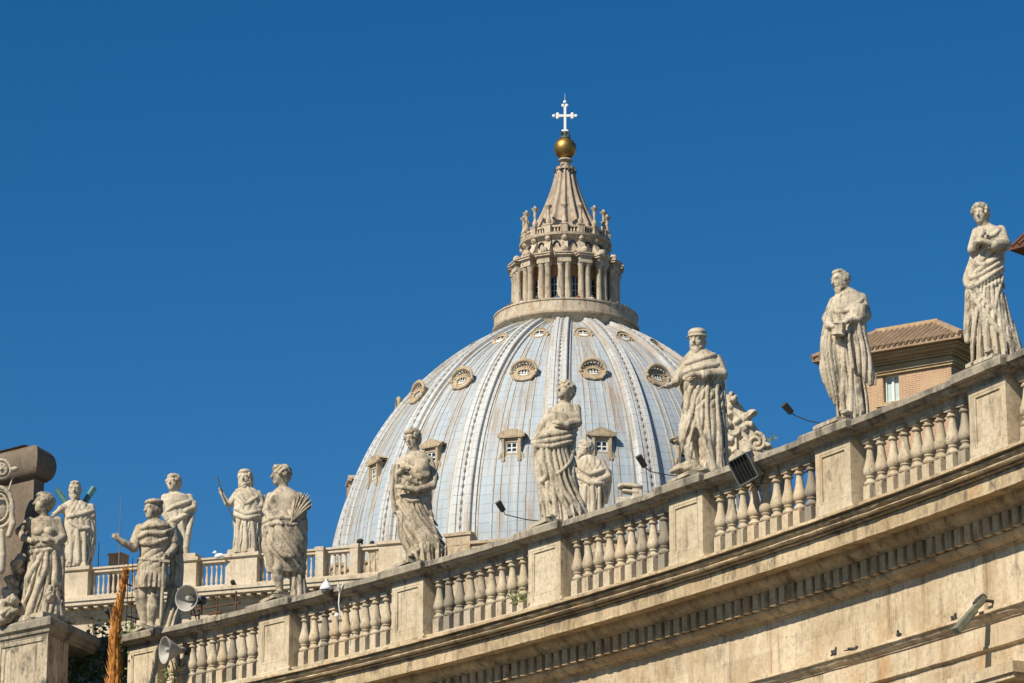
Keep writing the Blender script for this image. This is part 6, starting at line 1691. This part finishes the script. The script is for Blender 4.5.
# white dome camera and junction bits on the rail
p = hit_r(326, 588, R0 + .02)
o = thing('dome_camera', 'white dome security camera hung under a post on the rail', 'camera', p, math.atan2(p.y, p.x) - math.pi / 2)
mb = MB(); mb.lathe([(.04, .17), (.07, .16), (.10, .10), (.155, .02), (.16, -.03), (.15, -.05)], 20); mb.build('housing', MAT['white'], o, auto=R_(50))
mb = MB(); mb.lathe([(.13, -.05), (.12, -.10), (.07, -.15), (.02, -.165)], 18); mb.build('lens_dome', MAT['grey_metal'], o, smooth=True)
mb = MB(); mb.tube([(0, 0, .16), (0, .02, .26), (.05, .2, .26), (.1, .45, .10)], .016, 8); mb.build('arm', MAT['white'], o)
p = hit_r(339.5, 592, R0 + .06)
o = thing('cable_bracket', 'white forked bracket with a cable hanging below it on the rail', 'bracket', p, math.atan2(p.y, p.x) - math.pi / 2)
mb = MB(); mb.tube([(0, .1, .0), (-.02, 0, .14), (-.05, -.02, .26)], [.022, .028, .018], 8); mb.tube([(.02, .1, 0), (.07, 0, .16), (.10, -.02, .25)], [.02, .024, .016], 8); mb.build('fork', MAT['white'], o)
mb = MB(); mb.tube([(0, .1, 0), (-.02, .02, -.3), (.03, .04, -.62), (.02, .1, -1.0)], .016, 6); mb.ball((-.06, 0, -.62), .07, 10); mb.build('cable', MAT['white'], o)

# long wall floodlight with its shadow on the architrave
p = hit_r(990, 606, R0 + .62)
o = thing('wall_spotlight', 'long grey-green wall spotlight jutting out below the dentils at lower right', 'spotlight', p, math.atan2(CC.y - p.y, CC.x - p.x))
d = Vector((0.62, 0.03, -0.64)).normalized(); s = Vector((0, 1, 0)); n = s.cross(d)
def slab(mb, t0, t1, w0, w1, h0, h1, off=0.0):
    rings = []
    for t_, w, h in ((t0, w0, h0), (t1, w1, h1)):
        c = Vector((0.18, 0, 0.12)) + d * t_ + n * off; rings.append([c - s * w - n * h, c + s * w - n * h, c + s * w + n * h, c - s * w + n * h])
    mb.loft(rings)
mb = MB(); slab(mb, -.05, 1.0, .065, .095, .045, .065); slab(mb, .3, .95, .05, .07, .01, .01, .075); mb.build('housing', MAT['green_grey'], o)
mb = MB(); c0 = Vector((0.2, -.04, 0.10)); mb.tube([c0 - d * .14, c0 + d * .02, c0 + d * .16], [.07, .10, .09], 12); mb.build('rear_cap', MAT['iron'], o)
mb = MB(); mb.tube([(-.1, 0, .1), (.1, 0, .1), (.25, 0, .02)], .035, 8); mb.build('arm', MAT['iron'], o)

# far small dark spotlights near the facade rail
def far_spot(px, py, px2, py2, t_, label):
    p = at_t(px, py, t_); q = at_t(px2, py2, t_ - .2)
    o = thing('roof_spotlight', label, 'spotlight', p, 0, 'dark spotlights along the far balustrade')
    L_ = q - p; mb = MB(); mb.tube([-L_ * .15, Vector((0, 0, 0)), L_ * .85, L_], [.10, .15, .16, .13], 8); mb.build('lamp_head', MAT['iron'], o)
    mb = MB(); mb.tube([Vector((0, .1, 0)), Vector((0, .3, -.9))], .07, 6); mb.build('post', MAT['iron'], o)
far_spot(362, 540.5, 357.5, 542, 232.2, 'dark spotlight on a stubby post on the far rail, left of a leaning one')
far_spot(374, 548, 371.5, 541.5, 232, 'dark leaning spotlight on the far rail, near the foot of the dome')
far_spot(235, 587, 232, 580.5, 232.0, 'dark spotlight under the raised-hand saint\'s pedestal')
far_spot(109, 614, 105.5, 610, 234, 'dark spotlight on the facade wall left of the orange stalk')
# gull on the far rail
p = at_t(219, 560, 233); o = thing('gull', 'white gull perched on the far rail left of the raised-hand saint', 'bird', p)
sk = Sculpt(.05); sk.ell((0, 0, .28), (.32, .16, .17), .08, rotm(0, 0, -14)); sk.ell((-.27, 0, .52), (.12, .11, .12), .08); sk.cone((-.36, 0, .52), (-.5, 0, .48), .04, .02, .03); sk.cone((.2, 0, .26), (.52, 0, .2), .1, .04, .06); sk.cone((-.03, .05, .0), (-.03, .05, .2), .025, .03, .02); sk.cone((.04, -.05, .0), (.04, -.05, .2), .025, .03, .02)
sk.mesh('body', MAT['gull'], o)

# pigeons on the architrave ledge
def pigeon_mesh():
    sk = Sculpt(.012)
    sk.ell((0, 0, .11), (.13, .07, .075), .04, rotm(0, 0, -22)); sk.ell((-.10, 0, .215), (.045, .04, .045), .03); sk.cone((-.08, 0, .15), (-.10, 0, .2), .05, .04, .03); sk.cone((-.135, 0, .21), (-.165, 0, .2), .014, .006, .01)
    sk.cone((.08, 0, .09), (.22, 0, .05), .05, .025, .04)
    for s in (-1, 1): sk.cone((0, s * .03, .06), (-.01, s * .03, 0), .012, .01, .01); sk.ell((.03, s * .06, .115), (.13, .02, .055), .02, rotm(0, 0, -20))
    return sk
pg = None
for px, py, rz, lab in ((834.5, 658.5, 2.2, 'dark pigeon standing upright on the ledge, leftmost of the row'), (853, 654.5, 2.9, 'dark pigeon crouched flat on the ledge, second from the left'), (899, 642, 1.2, 'dark pigeon on the ledge in the middle of the row'), (954.5, 624.5, 1.9, 'dark pigeon on the ledge just left of the wall spotlight')):
    p = hit_r(px, py, R0 + .56); p.z = 14.557
    o = thing('pigeon', lab, 'pigeon', p, rz, 'pigeons on the ledge below the frieze')
    if pg is None: pg = pigeon_mesh().mesh('body', MAT['pigeon'], o)
    else: c = pg.copy(); col.objects.link(c); adopt(c, o)
    o.scale = (.62, .62, .62) if px > 870 else (.5, .55, .8) if px < 840 else (.8, .7, .45)

# ---------------------------------------------------------------- plants and ironwork in the recess
# dry orange stalk
b = at_t(113.5, 696, 95.6); tp = at_t(126.5, 566, 95.6)
o = thing('dried_plant', 'tall dried orange plant stalk rising beside the corner pier', 'plant', b)
v = tp - b; mb = MB(); rg = random.Random(3)
path = [v * t_ + Vector((.03 * math.sin(t_ * 9), 0, 0)) + Vector((-.10 * math.sin(math.pi * t_) , 0, 0)) for t_ in [k / 14 for k in range(15)]]
rad = [.135 * (1 - k / 14) ** .9 + .012 for k in range(15)]
mb.tube(path, [r * .55 for r in rad], 8)
for k in range(16):                                     # loose strands round the stem
    a = rg.uniform(0, 2 * math.pi); top = rg.choice((rg.uniform(.35, .7), rg.uniform(.7, 1.0))); st = []
    for q in range(7):
        u = top * q / 6; i = min(13, int(u * 14)); c = path[i].lerp(path[i + 1], u * 14 - i); w = rad[i] * rg.uniform(.65, 1.0) + .03 * (q == 6)
        st.append(c + Vector((math.cos(a + q * .1) * w, math.sin(a + q * .1) * w, 0)))
    mb.tube(st, [.045 * (1 - q / 8) + .008 for q in range(7)], 5)
for k in range(420):
    t_ = rg.random() ** .8 * .97; i = min(13, int(t_ * 14)); p = path[i].lerp(path[i + 1], t_ * 14 - i); r = rad[i]
    a = rg.uniform(0, 2 * math.pi); out = Vector((math.cos(a), math.sin(a), 0)); L_ = rg.uniform(.14, .42) * (1.15 - .6 * t_)
    q = p + out * r * .8; e = q + out * L_ * rg.uniform(.15, .5) + Vector((0, 0, L_))
    w = Vector((-out.y, out.x, 0)) * .018
    j = mb.pts([q - w, q + w, (q + e) / 2 + w * .8 + out * .03, e, (q + e) / 2 - w * .8 + out * .03]); mb.face(j, j + 1, j + 2, j + 3, j + 4)
mb.build('stalk', MAT['dry'], o)
# ivy
def leaf_cloud(mb, rg, pts, n, spread, size):
    for k in range(n):
        c = Vector(rg.choice(pts)) + Vector((rg.gauss(0, spread[0]), rg.gauss(0, spread[1]), rg.gauss(0, spread[2])))
        nrm = Vector((rg.gauss(-.3, .6), rg.gauss(-.8, .5), rg.gauss(.4, .6))).normalized()
        u = nrm.orthogonal().normalized(); u.rotate(Matrix.Rotation(rg.uniform(0, 6.28), 3, nrm)); w = nrm.cross(u); s = size * rg.uniform(.5, 1.3)
        j = mb.pts([c - u * s, c - w * s * .55 + nrm * s * .12, c + u * s * 1.1, c + w * s * .55 + nrm * s * .12]); mb.face(j, j + 1, j + 2, j + 3)
def ivy(pxs, t_, label, seed, n, size=.055, spread=(.22, .15, .26)):
    rg = random.Random(seed); pts = [at_t(px, py, t_ + rg.uniform(-.3, .3)) for px, py in pxs]
    r = pts[0].copy(); o = thing('ivy', label, 'ivy', r, 0, 'ivy hanging beside the corner pier')
    mb = MB(); leaf_cloud(mb, rg, [p - r for p in pts], n, spread, size); mb.build('foliage', MAT['leaf'], o)
    mb = MB(); q = [p - r for p in pts]
    for a, b_ in zip(q[:-1], q[1:]): mb.tube([a, (a + b_) / 2 + Vector((.06, 0, .05)), b_], .014, 5)
    mb.build('stem', MAT['rust'], o)
ivy([(100, 640), (92, 652), (82, 660), (76, 668), (84, 676), (98, 672), (106, 650), (90, 685)], 98.0, 'dark ivy hanging between the corner pier and the orange stalk', 11, 900, .075, (.26, .2, .3))
ivy([(124, 636), (128, 650), (124, 664), (130, 642), (122, 676)], 97.6, 'dark ivy on the right of the orange stalk', 12, 520, .065, (.14, .14, .22))
def weed(px, py, rr, n, size, label, seed, sp=(.12, .1, .08)):
    rg = random.Random(seed); p = hit_r(px, py, rr); o = thing('weed', label, 'weed', p, 0, 'weeds rooted in the balustrade')
    mb = MB(); leaf_cloud(mb, rg, [(0, 0, .06), (.08, .02, .1), (-.08, -.02, .05)], n, sp, size); mb.build('leaves', MAT['weed'], o)
weed(519, 601, R0 + .1, 70, .05, 'yellow-green weed at the foot of the balusters, beside the bare-shouldered statue\'s pedestal', 21)
weed(172, 676, R0 + .2, 60, .05, 'green weed below the lower loudspeaker horn', 22, (.2, .1, .14))
weed(771, 441, R0 + 1.3, 26, .04, 'small tuft of weed on the rail right of the louvred floodlight', 23, (.1, .1, .04))
# iron grille behind the soldier
b = pol(R0 + 1.9, R_(45.9), 18.9); gl_a = at_t(126, 628, 98.6); gl_b = at_t(150, 620, 99.6)
o = thing('iron_grille', 'thin dark iron bars standing behind the soldier\'s legs', 'grille', gl_a)
v = gl_b - gl_a; v.z = 0; mb = MB()
for k in range(6): q = v * k / 5; mb.tube([q, q + Vector((.01, 0, 1.0)), q + Vector((0, 0, 2.05))], .014, 5)
mb.build('bars', MAT['iron'], o)
mb = MB()
for z in (.35, 1.25): mb.tube([Vector((0, 0, z)), v * .5 + Vector((0, 0, z)), v + Vector((0, 0, z))], .022, 5)
mb.build('rails', MAT['iron'], o)
# rusty guard rail right of the horn
ga = at_t(199, 612, 97.6); gb = at_t(240, 604, 96.8)
o = thing('guard_rail', 'low rusty iron guard rail behind the coping, right of the upper horn', 'railing', ga)
v = gb - ga; mb = MB()
for k in (0, .44, .9):
    q = v * k; mb = MB(); mb.tube([q + Vector((0, 0, -.35)), q + Vector((0, 0, .38))], .03, 6); mb.build('post', MAT['rust'], o)
mb = MB(); mb.tube([Vector((-.1, 0, .06)), v * .5 + Vector((0, 0, .06)), v + Vector((0, 0, .04))], .025, 6); mb.tube([v * .25 + Vector((0, 0, -.13)), v * .55 + Vector((0, 0, -.13))], .03, 6); mb.build('bars', MAT['rust'], o)
